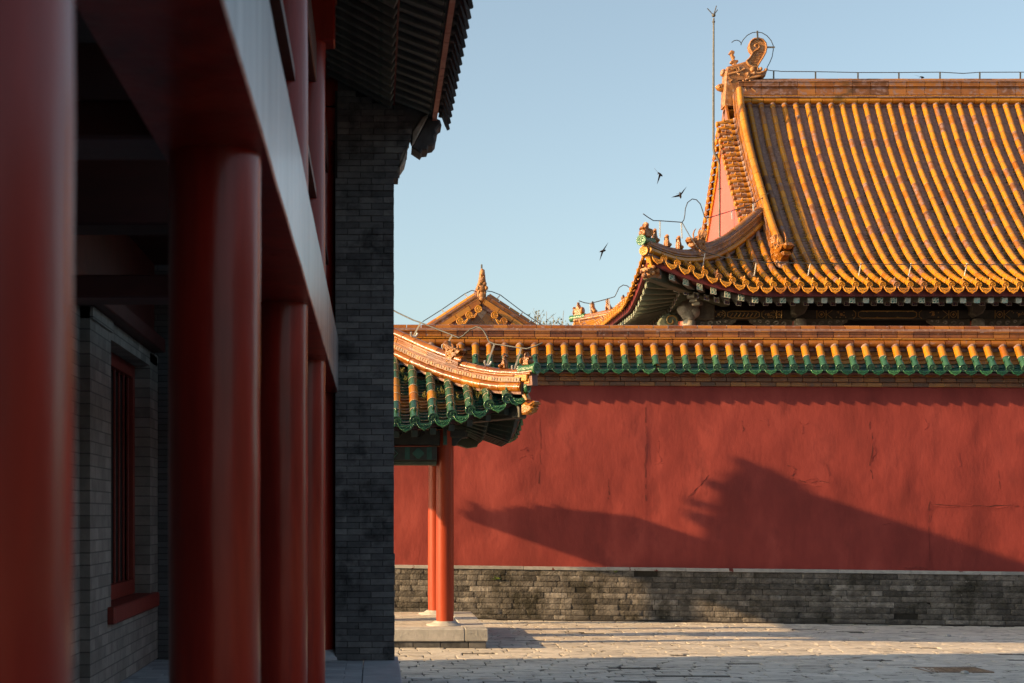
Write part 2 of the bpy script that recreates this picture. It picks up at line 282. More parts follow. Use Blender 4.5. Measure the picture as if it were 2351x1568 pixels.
def tubes(mb, path, S, r, seg, mf=lambda k: 0, rn=None, ends=True, knob=True, mj=1, md=2, off=0., collar=True):
    """one row of half-round cover tiles from the eave (path[0]) upward"""
    at, L = along(path); k = 0; s0 = 0.; S = S.normalized()
    while s0 < L-.02:
        s1 = min(L, s0+(seg if k else seg*(1-off)))
        a, b = at(s0), at(s1); T = (b-a).normalized(); Nn = S.cross(T).normalized()
        if Nn.z < 0: Nn = -Nn
        m = mf(k); rr = min(1, max(0, R.gauss(.52, .2))) if rn is None else rn(k)
        def ring(p, q, lo=-100, hi=100, n=9):
            return [p+S*(q*math.sin(rad(lo+(hi-lo)*i/(n-1))))+Nn*(q*math.cos(rad(lo+(hi-lo)*i/(n-1)))) for i in range(n)]
        mb.grid([ring(a, r*1.015), ring(a.lerp(b, .5), r*.99), ring(b, r*.955)], m, rr)
        if k:                         # lime joint under the lip
            mb.grid([ring(a-T*.007, r*1.0), ring(a-T*.007, r*1.04), ring(a+T*.006, r*1.035), ring(a+T*.006, r*1.0)], mj, R.random(), False)
        elif ends:
            mb.grid([ring(a, r*.6, -180, 180, 13), ring(a, r*1.015, -180, 180, 13)], m, rr, False)
            disc(mb, a-T*.012, -T, r*1.06, m, md if m == 0 else m, rr)
            if knob:
                c = a.lerp(b, .55)+Nn*r*.9; A = (Nn+V((0, 0, .8))).normalized()
                mb.lathe(c, [(r*.30, 0), (r*.34, r*.25), (r*.30, r*.7), (r*.16, r*1.0), (.0005, r*1.08)], 8, A, m, rr)
        if s1 >= L-.02 and collar:     # mortar packed round the head of the row
            q = b-T*.012; mb.grid([ring(q-T*.03, r*.98, -95, 95), ring(q-T*.022, r*1.08, -95, 95), ring(q, r*1.2, -95, 95), ring(b+T*.01, r*1.18, -95, 95)], mj, R.random(), True)
        s0 = s1; k += 1
def pans(mb, path, S, W, expo, dep, mf=lambda k: 0, lip=.018):
    """one trough of concave pan tiles between two cover rows"""
    at, L = along(path); S = S.normalized(); k = 0; s0 = 0.
    while s0 < L-.01:
        s1 = min(L, s0+expo); a, b = at(s0), at(s1); T = (b-a).normalized(); Nn = S.cross(T).normalized()
        if Nn.z < 0: Nn = -Nn
        j = R.uniform(-.004, .004)
        arc = lambda p, h: [p+S*(W*.5*t)+Nn*(h-dep*(1-t*t)) for t in (-1, -.6, -.2, .2, .6, 1)]
        lo = arc(a-T*.012, lip+j); mb.grid([lo, arc(b, 0)], mf(k), R.random()); mb.grid([arc(a-T*.012, -.012), lo], mf(k), R.random(), False)
        s0 = s1; k += 1
DR = [(-1, 0), (-1, -.22), (-.93, -.44), (-.78, -.58), (-.66, -.76), (-.44, -.84), (-.24, -.93), (0, -1.08), (.24, -.93), (.44, -.84), (.66, -.76), (.78, -.58), (.93, -.44), (1, -.22), (1, 0)]
def drip(mb, p, S, out, W, h, dep, m=0, mr=None):
    """hanging scalloped drip tile at the mouth of a trough"""
    S = S.normalized(); D = (out.normalized()*.45+V((0, 0, 1))).normalized()*-1; D = V((-D.x, -D.y, D.z)) if D.dot(out) < 0 else D
    D = V((out.normalized().x*.32, out.normalized().y*.32, -1)).normalized(); Nn = S.cross(D).normalized()
    if Nn.dot(out) < 0: Nn = -Nn
    rn = R.random()
    top = [(x, -dep/h*(1-x*x)) for x in (.8, .4, 0, -.4, -.8)]
    prof = [(x, min(y*1.0, -dep/h*(1-x*x)*.9)) for x, y in DR]
    f = [p+S*(x*W/2)+D*(-y*h)+Nn*.012 for x, y in prof]+[p+S*(x*W/2)+D*(-y*h)+Nn*.012 for x, y in top]
    b = [q-Nn*.026 for q in f]
    i = [p+S*(x*W/2*.8)+D*(-(y*.80-.06-.1*(1-abs(x)))*h)+Nn*.016 for x, y in prof[2:-2]]
    mb.face(f, m, rn); mb.face(list(reversed(b)), m, rn); mb.grid([f, b], m, rn, False, True)
    rim = [p+S*(x*W/2*.95)+D*(-(y*.96)*h)+Nn*.014 for x, y in prof]
    mb.pipe(rim, .009, 4, m, rn, False)
    for a, bb in ((-.45, -.42), (0, -.55), (.45, -.42), (-.2, -.36), (.22, -.38)):
        c = p+S*(a*W/2)+D*(-(bb-dep/h*.3)*h)+Nn*.014
        mb.pipe([c-S*.025-D*.012, c+D*.012, c+S*.025-D*.012], .008, 4, m, rn, False)
def ridge(mb, path, layers, core=None, mj=1):
    """ridge built of courses: (z0, z1, halfwidth, length, mat, kind) laid end to end with lime joints"""
    at, L = along(path)
    for (z0, z1, hw, ln, m, kind) in layers:
        n = max(1, round(L/ln)); ln = L/n; off = R.uniform(0, .3)*ln
        cuts = sorted(set([0.]+[min(L, max(0, i*ln+off)) for i in range(n)]+[L]))
        for a, b in zip(cuts, cuts[1:]):
            if b-a < .02: continue
            g = .006; p, q = at(a+g), at(b-g); T = (q-p).normalized(); S = T.cross(V((0, 0, 1))).normalized(); U = S.cross(T).normalized(); rn = R.random(); dz = R.uniform(-.002, .002)
            if kind == 'cap': prof = [(hw*math.cos(rad(t)), z0+(z1-z0)*math.sin(rad(t))) for t in range(-20, 201, 20)]
            elif kind == 'roll': prof = [(hw+.3*(z1-z0)*math.sin(rad(t)), z0+(z1-z0)*t/180) for t in range(0, 181, 30)]+[(-hw-.3*(z1-z0)*math.sin(rad(t)), z0+(z1-z0)*t/180) for t in range(180, -1, -30)]
            elif kind == 'rib':
                h = z1-z0; prof = [(hw, z0), (hw, z0+.42*h), (hw-.008, z0+.46*h), (hw-.008, z0+.52*h), (hw+.008, z0+.56*h), (hw+.008, z0+.64*h), (hw-.006, z0+.68*h), (hw-.006, z0+.74*h), (hw+.012, z0+.8*h), (hw+.012, z1)]
                prof = prof+[(-x, z) for x, z in reversed(prof)]
            elif kind == 'cove':
                h = z1-z0; prof = [(hw+.02, z0), (hw+.02, z0+.10*h), (hw-.005, z0+.14*h), (hw-.012, z0+.5*h), (hw, z0+.58*h), (hw+.03, z0+.62*h), (hw+.03, z0+.68*h), (hw+.012, z0+.72*h), (hw+.02, z0+.9*h), (hw+.035, z0+.94*h), (hw+.035, z1)]
                prof = prof+[(-x, z) for x, z in reversed(prof)]
            else: prof = [(hw, z0), (hw, z1), (-hw, z1), (-hw, z0)]
            rows = [[c+S*x+U*(z+dz) for x, z in prof] for c in (p, q)]
            mb.grid(rows, m, rn, kind in ('cap', 'roll'), True); mb.face(rows[0], m, rn); mb.face(list(reversed(rows[1])), m, rn)
    if core:
        z0, z1, hw = core
        n = max(2, int(L/.3)); rows = []
        for i in range(n+1):
            p = at(L*i/n); T = (at(min(L, L*i/n+.05))-at(max(0, L*i/n-.05))).normalized(); S = T.cross(V((0, 0, 1))).normalized(); U = S.cross(T)
            rows.append([p+S*hw+U*z0, p+S*hw+U*z1, p-S*hw+U*z1, p-S*hw+U*z0])
        mb.grid(rows, mj, .5, False, True); mb.face(rows[0], mj); mb.face(rows[-1], mj)
def hook(mb, c, fw, up, r=.15, m=0):   # curled horn
    mb.pipe([c, c+up*r*.6+fw*r*.1, c+up*r*1.1-fw*r*.15, c+up*r*1.5-fw*r*.55], [.02, .018, .014, .006], 6, m, .5)
# side views of roof figures; x forward, y up, unit height
DRAGON = [(-.34, 0), (-.40, .3), (-.38, .62), (-.46, .80), (-.44, .98), (-.30, 1.0), (-.20, .80), (-.04, .74), (.02, .66), (.18, .64), (.34, .60), (.46, .64), (.50, .56), (.44, .48), (.30, .46), (.36, .40), (.34, .32), (.18, .28), (.10, .2), (.12, 0)]
SITTER = [(-.34, 0), (-.36, .16), (-.22, .36), (-.12, .55), (-.10, .78), (-.02, .90), (.02, 1.0), (.07, .88), (.20, .82), (.22, .74), (.10, .70), (.12, .55), (.16, .35), (.17, 0), (.06, 0), (.06, .26), (-.02, .1), (-.06, 0)]
RIDER = [(-.42, 0), (-.5, .3), (-.46, .62), (-.34, .66), (-.26, .52), (-.20, .66), (-.18, .80), (-.10, .86), (-.10, 1.0), (.02, 1.02), (.03, .86), (.10, .78), (.14, .60), (.22, .60), (.26, .70), (.36, .70), (.44, .58), (.34, .5), (.32, .2), (.36, 0)]
def figure(name, poly, base, fw, h, th, mt, parent, horn=.24):
    mb = MB(); fw = V(fw).normalized(); up = V((0, 0, 1))
    mb.slab([(x*h, y*h) for x, y in poly], th, V(base), fw, up, 0, .4, th*.55)
    N = fw.cross(up)
    if poly is DRAGON:
        for sgn in (-1, 1):
            mb.blob(V(base)+fw*(.12*h)+up*(.58*h)+N*(sgn*th), .055*h, .03, .055*h, fw, N, 0, .9, 8, 5)
            hook(mb, V(base)+fw*(.02*h)+up*(.68*h)+N*(sgn*th*.6), fw, up, horn*h)
            for k in range(3):        # mane locks and jaw ridges standing off the cheek
                y0 = .12+.2*k
                mb.pipe([V(base)+fw*((-.3+.03*k)*h)+up*((y0+.22)*h)+N*(sgn*th), V(base)+fw*(-.18*h)+up*((y0+.1)*h)+N*(sgn*th*1.1), V(base)+fw*(-.06*h)+up*((y0+.16)*h)+N*(sgn*th), V(base)+fw*(.04*h)+up*(y0*h)+N*(sgn*th*.95)], .026*h, 5, 0, .8)
            mb.pipe([V(base)+fw*(.4*h)+up*(.52*h)+N*(sgn*th*.9), V(base)+fw*(.2*h)+up*(.40*h)+N*(sgn*th), V(base)+fw*(.08*h)+up*(.44*h)+N*(sgn*th)], .02*h, 5, 0, .2)
    elif poly is SITTER:
        for sgn in (-1, 1):
            mb.pipe([V(base)+fw*(.05*h)+up*(.5*h)+N*(sgn*th*.8), V(base)+fw*(.12*h)+up*(.25*h)+N*(sgn*th*.9), V(base)+fw*(.12*h)+N*(sgn*th*.9)], [.08*h, .05*h, .05*h], 6, 0, .5)
            mb.blob(V(base)+fw*(-.2*h)+up*(.16*h)+N*(sgn*th*.7), .15*h, .05, .14*h, fw, N, 0, .6, 8, 5)
    else:
        for sgn in (-1, 1):
            mb.blob(V(base)+fw*(-.38*h)+up*(.36*h)+N*(sgn*th*.8), .12*h, .05, .26*h, fw, N, 0, .7, 8, 5)
            mb.blob(V(base)+fw*(.3*h)+up*(.28*h)+N*(sgn*th*.6), .09*h, .05, .2*h, fw, N, 0, .3, 8, 5)
        mb.blob(V(base)+fw*(-.04*h)+up*(.94*h), .075*h, .07*h, .09*h, m=0, r=.9, n=8, k=6)
    return mb.build(name, mt, parent)
def interp(xs, ys):
    xs = np.array(xs, float); ys = np.array(ys, float); h = np.diff(xs); d = np.diff(ys)/h
    m = np.concatenate(([d[0]], (d[:-1]+d[1:])/2, [d[-1]]))
    def f(x):
        i = int(min(max(np.searchsorted(xs, x)-1, 0), len(h)-1)); t = (x-xs[i])/h[i]
        return float((2*t**3-3*t**2+1)*ys[i]+(t**3-2*t**2+t)*h[i]*m[i]+(-2*t**3+3*t**2)*ys[i+1]+(t**3-t**2)*h[i]*m[i+1])
    return f
# ------------------------------------------------------------------ ground
SL = -.0093                            # the court drains gently to the right
gz = lambda x: SL*(max(-3., min(14., x))-1.0)
mb = MB()
xs = [-400, -60, -3, 14, 60, 400]; ys = [-400, -40, 10, 30, 80, 600]
mb.grid([[(x, y, gz(x)-.022) for x in xs] for y in ys], 0, .5, False)
tag(mb.build('ground', M['dirt'] if False else M['far_ground']), kind='structure')
mb = MB(); y = 12.3; row = 0
mb.grid([[(x, yy, gz(x)-.011) for x in (-3, 14)] for yy in (12.2, 25.2)], 1, .5, False)
while y < 24.95:
    dy = .205+R.uniform(-.008, .008); x = -.6-R.uniform(0, .4)
    while x < 13.6:
        dx = R.choice((.42, .42, .42, .40, .44, .21)) + R.uniform(-.012, .012)
        if not (-2 < x < 1.2 and 19.5 < y < 23):
            worn = noise.noise(V((x*.5, y*.8, 3)))
            if R.random() > .015+max(0, worn-.25)*.25:
                z = gz(x+dx/2)+R.uniform(-.003, .0012)-max(0, worn)*.008; g = .007+max(0, worn)*.008+R.random()*.003
                x0, x1, y0, y1 = x+g, x+dx-g, y+g, y+dy-g; jj = [R.uniform(-.009, .009) for _ in range(8)]
                tz = [R.uniform(-.0014, .0014) for _ in range(4)]; c = .012
                b = [V((x0+jj[0], y0+jj[1], z+tz[0])), V((x1+jj[2], y0+jj[3], z+tz[1])), V((x1+jj[4], y1+jj[5], z+tz[2])), V((x0+jj[6], y1+jj[7], z+tz[3]))]
                if R.random() < .5+max(0, worn)*.8:   # chipped corner
                    k = R.randrange(4); q0, q1, q2 = b[k-1], b[k], b[(k+1) % 4]; t1, t2 = R.uniform(.08, .4), R.uniform(.1, .5)
                    b = b[:k]+[q1.lerp(q0, t1), q1.lerp(q1*.4+(q0+q2)*.3, R.uniform(.3, .8)), q1.lerp(q2, t2)]+b[k+1:]
                cen = sum(b, V())/len(b); ins = [p.lerp(cen, .05)+V((0, 0, .004)) for p in b]; lo = [p-V((0, 0, .03)) for p in b]; rn = min(1, max(0, .5+R.gauss(0, .22)))
                mb.grid([lo, b, ins], 0, rn, False, True); mb.face(ins, 0, rn)
        x += dx
    y += dy
tag(mb.build('paving', [M['paver'], M['dirt']]), kind='structure')
# ------------------------------------------------------------------ court wall
WO = V((1, 25.1, 0)); WX = V((.9987, -.0506, -.0093)); WY = V((.0506, .9987, 0))
W = lambda x, y, z: WO+WX*x+WY*y+V((0, 0, z))
WA, WB = -2.6, 13.2
pm = mat('red_lime_plaster', [(0, (.175, .0205, .0165)), (.35, (.214, .0265, .021)), (.65, (.245, .033, .026)), (1, (.295, .046, .036))], .82, (1.3, 1.3), (1, 1, .45), bump=(16, .3, .015), dirt=((.160, .019, .016), 2.4, .56, .74, 1), dirt2=((.6, .5, .44), 30, .765, .775))
wall = thing('courtyard_wall', W(5, 0, 0), 'long red plastered court wall on a grey brick base, capped with yellow and green glazed tiles', 'wall')
mb = MB()
def relief(x, z):
    n = noise.noise(V((x*1.3, z*1.5, 1)))*.012+noise.noise(V((x*3.1, z*3.4, 5)))*.0062+noise.noise(V((x*7, z*5, 9)))*.0022
    for sx, a in ((3.75, .009), (1.95, .004), (9.4, .006), (6.1, .004), (7.9, .005)):
        d = x-sx+.02*math.sin(z*1.7+sx)
        if 0 < d < 1.6: n -= a*min(1, d/.09)*(1-d/1.6)
    if x > 8.66 and z < 2.06+.02*math.sin(x*5): n -= .007
    if 3.78 < x < 4.02+.03*math.sin(z*6) and 2.72 < z < 3.22: n -= .006
    for cx, cz, rr, a in BUMPS:
        q = ((x-cx)**2+((z-cz)*.8)**2)/rr**2
        if q < 1: n += a*(1-q)**2
    return n
BUMPS = [(R.uniform(0, 12), R.uniform(1, 4), R.uniform(.15, .4), R.uniform(-.006, .008)) for _ in range(70)]
nx = 300; nz = 66; rows = []
for j in range(nz+1):
    z = .945+(4.135-.945)*j/nz
    rows.append([W(x, -relief(x, z), z) for x in [WA+(WB-WA)*i/nx for i in range(nx+1)]])
mb.grid(rows, 0, .5, True)
for bx in (0,):                        # solid core behind the plaster skin
    q = [W(WA, .03, -.1), W(WB, .03, -.1), W(WB, .50, -.1), W(WA, .50, -.1)]; q2 = [p+V((0, 0, 4.3)) for p in q]
    mb.grid([q, q2], 0, .5, False, True); mb.face(q2, 0, .5)
# lifted flakes and cracks in the limewash, read off the survey sheet
FL = [[(1738, 960), (1752, 968), (1760, 976)], [(1828, 965), (1836, 978), (1833, 990)], [(1835, 970), (1848, 966)], [(1505, 1003), (1512, 1016), (1511, 1028)], [(1193, 1034), (1206, 1028), (1212, 1035)], [(1218, 1042), (1222, 1052)],
      [(1582, 1133), (1600, 1112), (1612, 1098), (1621, 1086)], [(1806, 1062), (1818, 1070), (1808, 1088), (1830, 1100), (1862, 1092), (1880, 1103)], [(1838, 1105), (1876, 1108)], [(1890, 1060), (1893, 1085)], [(2180, 1030), (2183, 1062)], [(2108, 955), (2114, 972), (2107, 980)],
      [(1990, 1000), (1996, 1030), (1988, 1052)], [(2120, 1150), (2165, 1152), (2212, 1150)], [(2236, 1154), (2290, 1152)], [(2060, 1292), (2084, 1290), (2120, 1296)], [(2010, 1195), (2036, 1192)], [(1506, 1030), (1516, 1050), (1508, 1062)], [(1500, 1062), (1518, 1060)], [(1745, 958), (1756, 962)], [(1192, 1050), (1205, 1046)]]
for f in FL:
    pts = []
    for i in range(len(f)-1):
        for t in (0, .35, .7): pts.append((f[i][0]+(f[i+1][0]-f[i][0])*t+R.uniform(-2, 2), f[i][1]+(f[i+1][1]-f[i][1])*t+R.uniform(-2, 2)))
    pts.append(f[-1])
    for k, ((u0, v0), (u1, v1)) in enumerate(zip(pts, pts[1:])):
        wv = lambda u, v: ((u-860)*25/F-1, EYE-(v-1185)*25/F)
        a, b = wv(u0, v0), wv(u1, v1); wd = .02+.03*R.random(); lf = .002+.0035*R.random()
        ya, yb = -relief(*a)-.001, -relief(*b)-.001
        mb.face([W(a[0]+wd, ya, a[1]+wd*.4), W(b[0]+wd, yb, b[1]+wd*.4), W(b[0], yb-lf, b[1]), W(a[0], ya-lf, a[1])], 0, R.uniform(.5, 1))
        mb.face([W(a[0], ya-lf, a[1]), W(b[0], yb-lf, b[1]), W(b[0], yb+.01, b[1]), W(a[0], ya+.01, a[1])], 0, .3)
# hairline cracks
for f in ([(1480, 930), (1483, 1000), (1479, 1080), (1482, 1160)], [(1240, 960), (1242, 1040), (1239, 1120)], [(2118, 1140), (2117, 1200), (2119, 1290)], [(2118, 1148), (2200, 1151), (2300, 1149), (2350, 1152)], [(1575, 1140), (1596, 1116), (1612, 1100), (1624, 1084)], [(1985, 960), (1992, 1010), (1986, 1060), (1996, 1110)], [(1800, 1060), (1820, 1072), (1812, 1090), (1850, 1101), (1880, 1096), (1900, 1104)], [(2060, 1293), (2090, 1290), (2122, 1296)], [(1700, 960), (1702, 990)], [(2270, 1070), (2276, 1120)], [(1395, 1090), (1398, 1130), (1393, 1150)]):
    pts = []
    for (u0, v0), (u1, v1) in zip(f, f[1:]):
        for t in range(6): pts.append((u0+(u1-u0)*t/6+R.uniform(-2, 2), v0+(v1-v0)*t/6+R.uniform(-2, 2)))
    for k, ((u0, v0), (u1, v1)) in enumerate(zip(pts, pts[1:])):
        if R.random() < .25: continue
        a, b = ((u0-860)*25/F-1, EYE-(v0-1185)*25/F), ((u1-860)*25/F-1, EYE-(v1-1185)*25/F); hw = R.uniform(.002, .006); n = V((b[1]-a[1], a[0]-b[0])).normalized()*hw
        mb.face([W(q[0]+s*n.x, -relief(*q)-.0035, q[1]+s*n.y) for q, s in ((a, 1), (b, 1), (b, -1), (a, -1))], 1, R.random())
mb.build('plaster_face', [pm, M['crack']], wall)
# brick base: every brick shaped and worn on its own
mb = MB(); CH = .0985
def worn_brick(mb, fn, x0, x1, z0, z1, rn, wear, m=0):
    g = .004; n = max(4, int((x1-x0)/.045)); sd = R.uniform(0, 99); y0 = R.uniform(-.006, .008); rows = []
    for j in range(5):
        row = []
        for i in range(n+1):
            x = x0+g+(x1-x0-2*g)*i/n; z = z0+g+(z1-z0-2*g)*j/4; e = (i in (0, n))+(j in (0, 4))
            d = noise.noise(V((x*14, z*14, sd)))*.004*wear+max(0, noise.noise(V((x*6, z*9, sd+5)))-.3)*.04*wear
            row.append(fn(x+R.uniform(-.003, .003), y0+d+(.005*wear if e else 0)+(.006*wear if e > 1 else 0)+R.uniform(-.0008, .0008), z+R.uniform(-.0012, .0012)))
        rows.append(row)
    mb.grid(rows, m, rn, True)
    ring = rows[0]+[r[-1] for r in rows[1:]]+list(reversed(rows[-1]))[1:]+[r[0] for r in reversed(rows[1:-1])]
    cy = (rows[2][n//2]); out = [p+WY*.05 for p in ring]
    mb.grid([ring, out], m, rn, False, True)
for k in range(10):
    z0 = -.10+k*CH; x = WA-R.uniform(0, .3); i = k
    while x < WB:
        ln = (.41 if (i*7+k*3) % 3 else .205)+R.uniform(-.008, .008); x1 = x+ln; i += 1
        if R.random() > .003: worn_brick(mb, lambda a, y, c: W(a, -.045+y, c), x, x1, z0, z0+CH, min(1, max(0, .45+R.gauss(0, .22))), 1.0 if k > 1 else 1.5)
        x = x1
q = [W(WA, -.022, -.15), W(WB, -.022, -.15), W(WB, -.022, .889), W(WA, -.022, .889)]; mb.face(q, 1, .5)
mb.build('brick_base', [M['plinth'], M['plinth_joint']], wall)
mb = MB(); x = WA
while x < WB:
    ln = R.uniform(1.0, 1.7); c = W(x+ln/2, -.012, .9165+R.uniform(-.002, .002)); mb.obox(c, WX, WY, V((0, 0, 1)), ln/2-.0025, .052, .030, 0, R.random(), .005); x += ln
mb.build('stone_ledge', M['ledge'], wall)
# stepped glazed brick courses under the eave
mb = MB()
for k, (z0, z1, y) in enumerate(((4.125, 4.198, -.035), (4.205, 4.278, -.075), (4.285, 4.358, -.12), (4.36, 4.42, -.17))):
    x = WA-R.random()*.25
    while x < WB:
        ln = .262+R.uniform(-.004, .004); mb.obox(W(x+ln/2, y/2+.04, (z0+z1)/2), WX, WY, V((0, 0, 1)), ln/2-.003, (.08-y)/2, (z1-z0)/2-.002, 0, R.random(), .004); x += ln
    mb.obox(W((WA+WB)/2, .06, z1+.003), WX, WY, V((0, 0, 1)), (WB-WA)/2, .06-y-.012, .006, 1, .4)
mb.build('glazed_cornice', [M['glaze_dark'], M['mortar']], wall)
SP = .2595; x0 = 2.33-19*SP; nT = 60
tb, pb, db = MB(), MB(), MB()
for k in range(nT):
    x = x0+SP*k+R.uniform(-.004, .004)
    if x > WB: break
    path = [W(x, -.365, 4.435), W(x, -.18, 4.63), W(x, -.02, 4.83)]
    gone = k == 25
    tubes(tb, path, WX, .063, .25, lambda q: 2 if q == 0 else 0, ends=not gone, knob=R.random() > .08, md=2, off=.02)
    xm = x+SP/2; pans(pb, [W(xm, -.345, 4.385), W(xm, -.17, 4.575), W(xm, -.02, 4.76)], WX, SP*.98, .098, .035, lambda q: 1 if q < 2 else 0)
    drip(db, W(xm, -.352, 4.40), WX, -WY, SP*.80, .105, .035)
tb.build('cover_tiles', [M['glaze'], M['mortar'], M['green']], wall)
pb.build('pan_tiles', [M['pan'], M['green_lo']], wall)
db.build('drip_tiles', M['emboss_green'], wall)
mb = MB()
mb.face([W(WA, -.33, 4.33), W(WB, -.33, 4.33), W(WB, .1, 4.80), W(WA, .1, 4.80)], 0); mb.face([W(WA, -.33, 4.33), W(WB, -.33, 4.33), W(WB, .0, 4.32), W(WA, 0, 4.32)], 0)
mb.face([W(WA, .9, 4.33), W(WB, .9, 4.33), W(WB, .14, 5.0), W(WA, .14, 5.0)], 0); mb.face([W(WA, .9, 4.33), W(WB, .9, 4.33), W(WB, .45, 4.1), W(WA, .45, 4.1)], 0)
mb.build('tile_bed', M['mortar'], wall)
mb = MB()
ridge(mb, [W(WA, .12, 0), W(WB, .12, 0)], [(4.815, 4.94, .165, SP, 3, 'roll'), (4.945, 4.968, .185, .40, 0, 'box'), (4.985, 5.095, .125, .265*1.02, 3, 'rib'), (5.125, 5.205, .085, .255, 3, 'cap')], (4.75, 5.135, .10))
mb.build('ridge_tiles', [M['glaze'], M['mortar'], M['glaze_dark'], M['glaze_ridge']], wall)
# ------------------------------------------------------------------ gate pavilion (hip corner seen past the gallery pier)
PX, PY, PR, PL = 2.04, 19.3, 21.45, -2.95
def plift(d): return .40*max(0, 1-d/1.7)**1.7
def pz(x, y):
    dy = y-PY if y < PR else (2*PR-y)-PY
    return 3.06+.615*max(-.2, dy)+plift(PX-x)*max(0, 1-dy/2.3)
pav = thing('gate_pavilion', (.2, 21.4, .26), 'low gate pavilion with green and yellow glazed hip roof on red columns', 'pavilion')
tb, pb, db = MB(), MB(), MB()
k = 0; x = 1.803
while x > PL:
    path = []; d = PX-x; top = min(PR-PY, d-.02)
    path = [V((x, PY+top*i/5, pz(x, PY+top*i/5)+.045)) for i in range(6)]
    yel = {6: (2, 3, 4), 5: (2, 3), 4: (2,)}.get(k, ())
    if k < 14: tubes(tb, path, V((1, 0, 0)), .067, .24, lambda q: 2 if q in yel else 0, md=0, knob=True, off=.0)
    xm = x+.1255; d2 = PX-xm; top2 = min(PR-PY, d2+.08)
    if k < 14:
        yp = {6: range(4, 9), 5: range(4, 9), 4: range(4, 6), 7: range(4, 10)}.get(k, ())
        pans(pb, [V((xm, PY+.012+top2*i/5, pz(xm, PY+top2*i/5)-.005)) for i in range(6)], V((1, 0, 0)), .245, .095, .035, lambda q: 1 if q in yp else (2 if R.random() < .18 else 0))
        drip(db, V((xm, PY-.005, pz(xm, PY)+.012)), V((1, 0, .06 if k < 3 else 0)), V((0, -1, 0)), .215, .125, .035)
    x -= .251; k += 1
xm = 1.93+.05
drip(db, V((xm, PY-.02, pz(xm, PY)-.0)), V((.9, -.1, .22)), V((.1, -1, 0)), .19, .115, .035)
# right-hand eave, seen edge-on from below
db2 = MB()
for j in range(16):
    y = PY+.24+.251*j
    if y > 2*PR-PY-.2: break
    lf = max(plift(y-PY), plift(2*PR-PY-y)); t = min(.9, y-PY-.02, 2*PR-PY-y)
    tubes(tb, [V((PX, y, 3.06+lf+.045)), V((PX-t, y, 3.06+lf*.6+.615*t+.045))], V((0, 1, 0)), .0625, .24, md=0)
    pans(pb, [V((PX-.012, y+.125, 3.055+lf)), V((PX-t, y+.125, 3.055+lf*.6+.615*t))], V((0, 1, 0)), .245, .095, .035)
    drip(db2, V((PX+.01, y+.125, 3.072+lf)), V((0, 1, 0)), V((1, 0, 0)), .215, .125, .035)
tb.build('cover_tiles', [M['green'], M['lime'], M['glaze']], pav)
pb.build('pan_tiles', [M['green_lo'], M['pan'], M['pan_old']], pav)
db.build('drip_tiles', M['emboss_green'], pav); db2.build('side_drip_tiles', M['emboss_green'], pav)
mb = MB()                              # roof bed and soffit boards
n = 14; q0 = []; q1 = []
xs = [PL+(PX-.03-PL)*i/n for i in range(n+1)]
for yy in (PY+.03, PY+.5, PY+1.1, PR): q0.append([V((min(x, PX-.03-max(0, yy-PY-.03)), yy, pz(min(x, PX-(yy-PY)), yy)-.055)) for x in xs])
mb.grid(q0, 0, .5, False)
q1 = [[V((p.x, 2*PR-p.y, p.z)) for p in row] for row in q0]; mb.grid(q1, 0, .5, False)
sd = [[], []]
for i in range(15):
    y = PY+.03+(2*(PR-PY)-.06)*i/14; lf = max(plift(y-PY), plift(2*PR-PY-y)); sd[0].append(V((PX-.03, y, 3.005+lf))); t = min(y-PY, 2*PR-PY-y); sd[1].append(V((PX-.03-t, y, pz(PX-t, PY+t)-.055)))
mb.grid(sd, 0, .5, False)
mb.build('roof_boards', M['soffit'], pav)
hp = lambda s, h=0: V((PX-s, PY+s, pz(PX-max(0, s), PY+max(0, s))+(.10*-s if s < 0 else 0)+h))
hpath = [hp(s) for s in (-.13, 0, .2, .4, .6, .86)]; hpath2 = [hp(s) for s in (.86, 1.1, 1.4, 1.8, 2.15)]
mb = MB()
full = hpath[1:]+hpath2[1:]
ridge(mb, full, [(.03, .160, .088, .251*1.41, 2, 'roll'), (.162, .176, .112, .30, 2, 'box'), (.172, .216, .118, .05, 3, 'box'), (.216, .228, .112, .30, 2, 'box')], (0, .25, .085))
ridge(mb, hpath, [(.238, .280, .085, .26, 2, 'roll'), (.290, .350, .062, .17, 2, 'cap')], (.1, .31, .06))
ridge(mb, hpath2, [(.238, .335, .085, .34, 2, 'rib'), (.350, .422, .066, .24, 2, 'cap')], (.1, .375, .06))
mb.build('hip_ridge', [M['glaze'], M['mortar'], M['glaze_ridge'], M['glaze_dark']], pav)
dg = V((1, -1, 0)).normalized()
mb = MB()                              # green end of the hip and the carved block under it
e = hp(-.13, .33); mb.pipe([e-dg*.02, hp(.06, .33)], .067, 12, 0, .6); disc(mb, e+dg*.015, dg, .078, 0, 0, .8)
e2 = hp(-.03, .085); mb.pipe([e2, e2-dg*.16], .06, 12, 0, .5); disc(mb, e2+dg*.01, (dg+V((.5, 0, 0))).normalized(), .072, 0, 0, .7)
mb.build('hip_end_tile', M['emboss_green'], pav)
mb = MB(); Ud = dg.cross(V((0, 0, 1)))
mb.obox(hp(.0, .225), dg, Ud, V((0, 0, 1)), .11, .095, .055, 0, .6, .012); mb.obox(hp(-.06, .17), dg, Ud, V((0, 0, 1)), .05, .07, .04, 0, .5, .01)
for t in (-.07, 0, .07): mb.pipe([hp(t, .27)-Ud*.1, hp(t+.02, .225)-Ud*.107, hp(t-.02, .20)-Ud*.105], .012, 5, 0, .9)
mb.build('carved_end_block', M['emboss'], pav)
figure('ridge_dragon', DRAGON, hp(.90, .25), dg, .38, .085, M['beast'], pav, .12)
figure('ridge_lion', SITTER, hp(.255, .355), dg, .21, .035, M['beast'], pav)
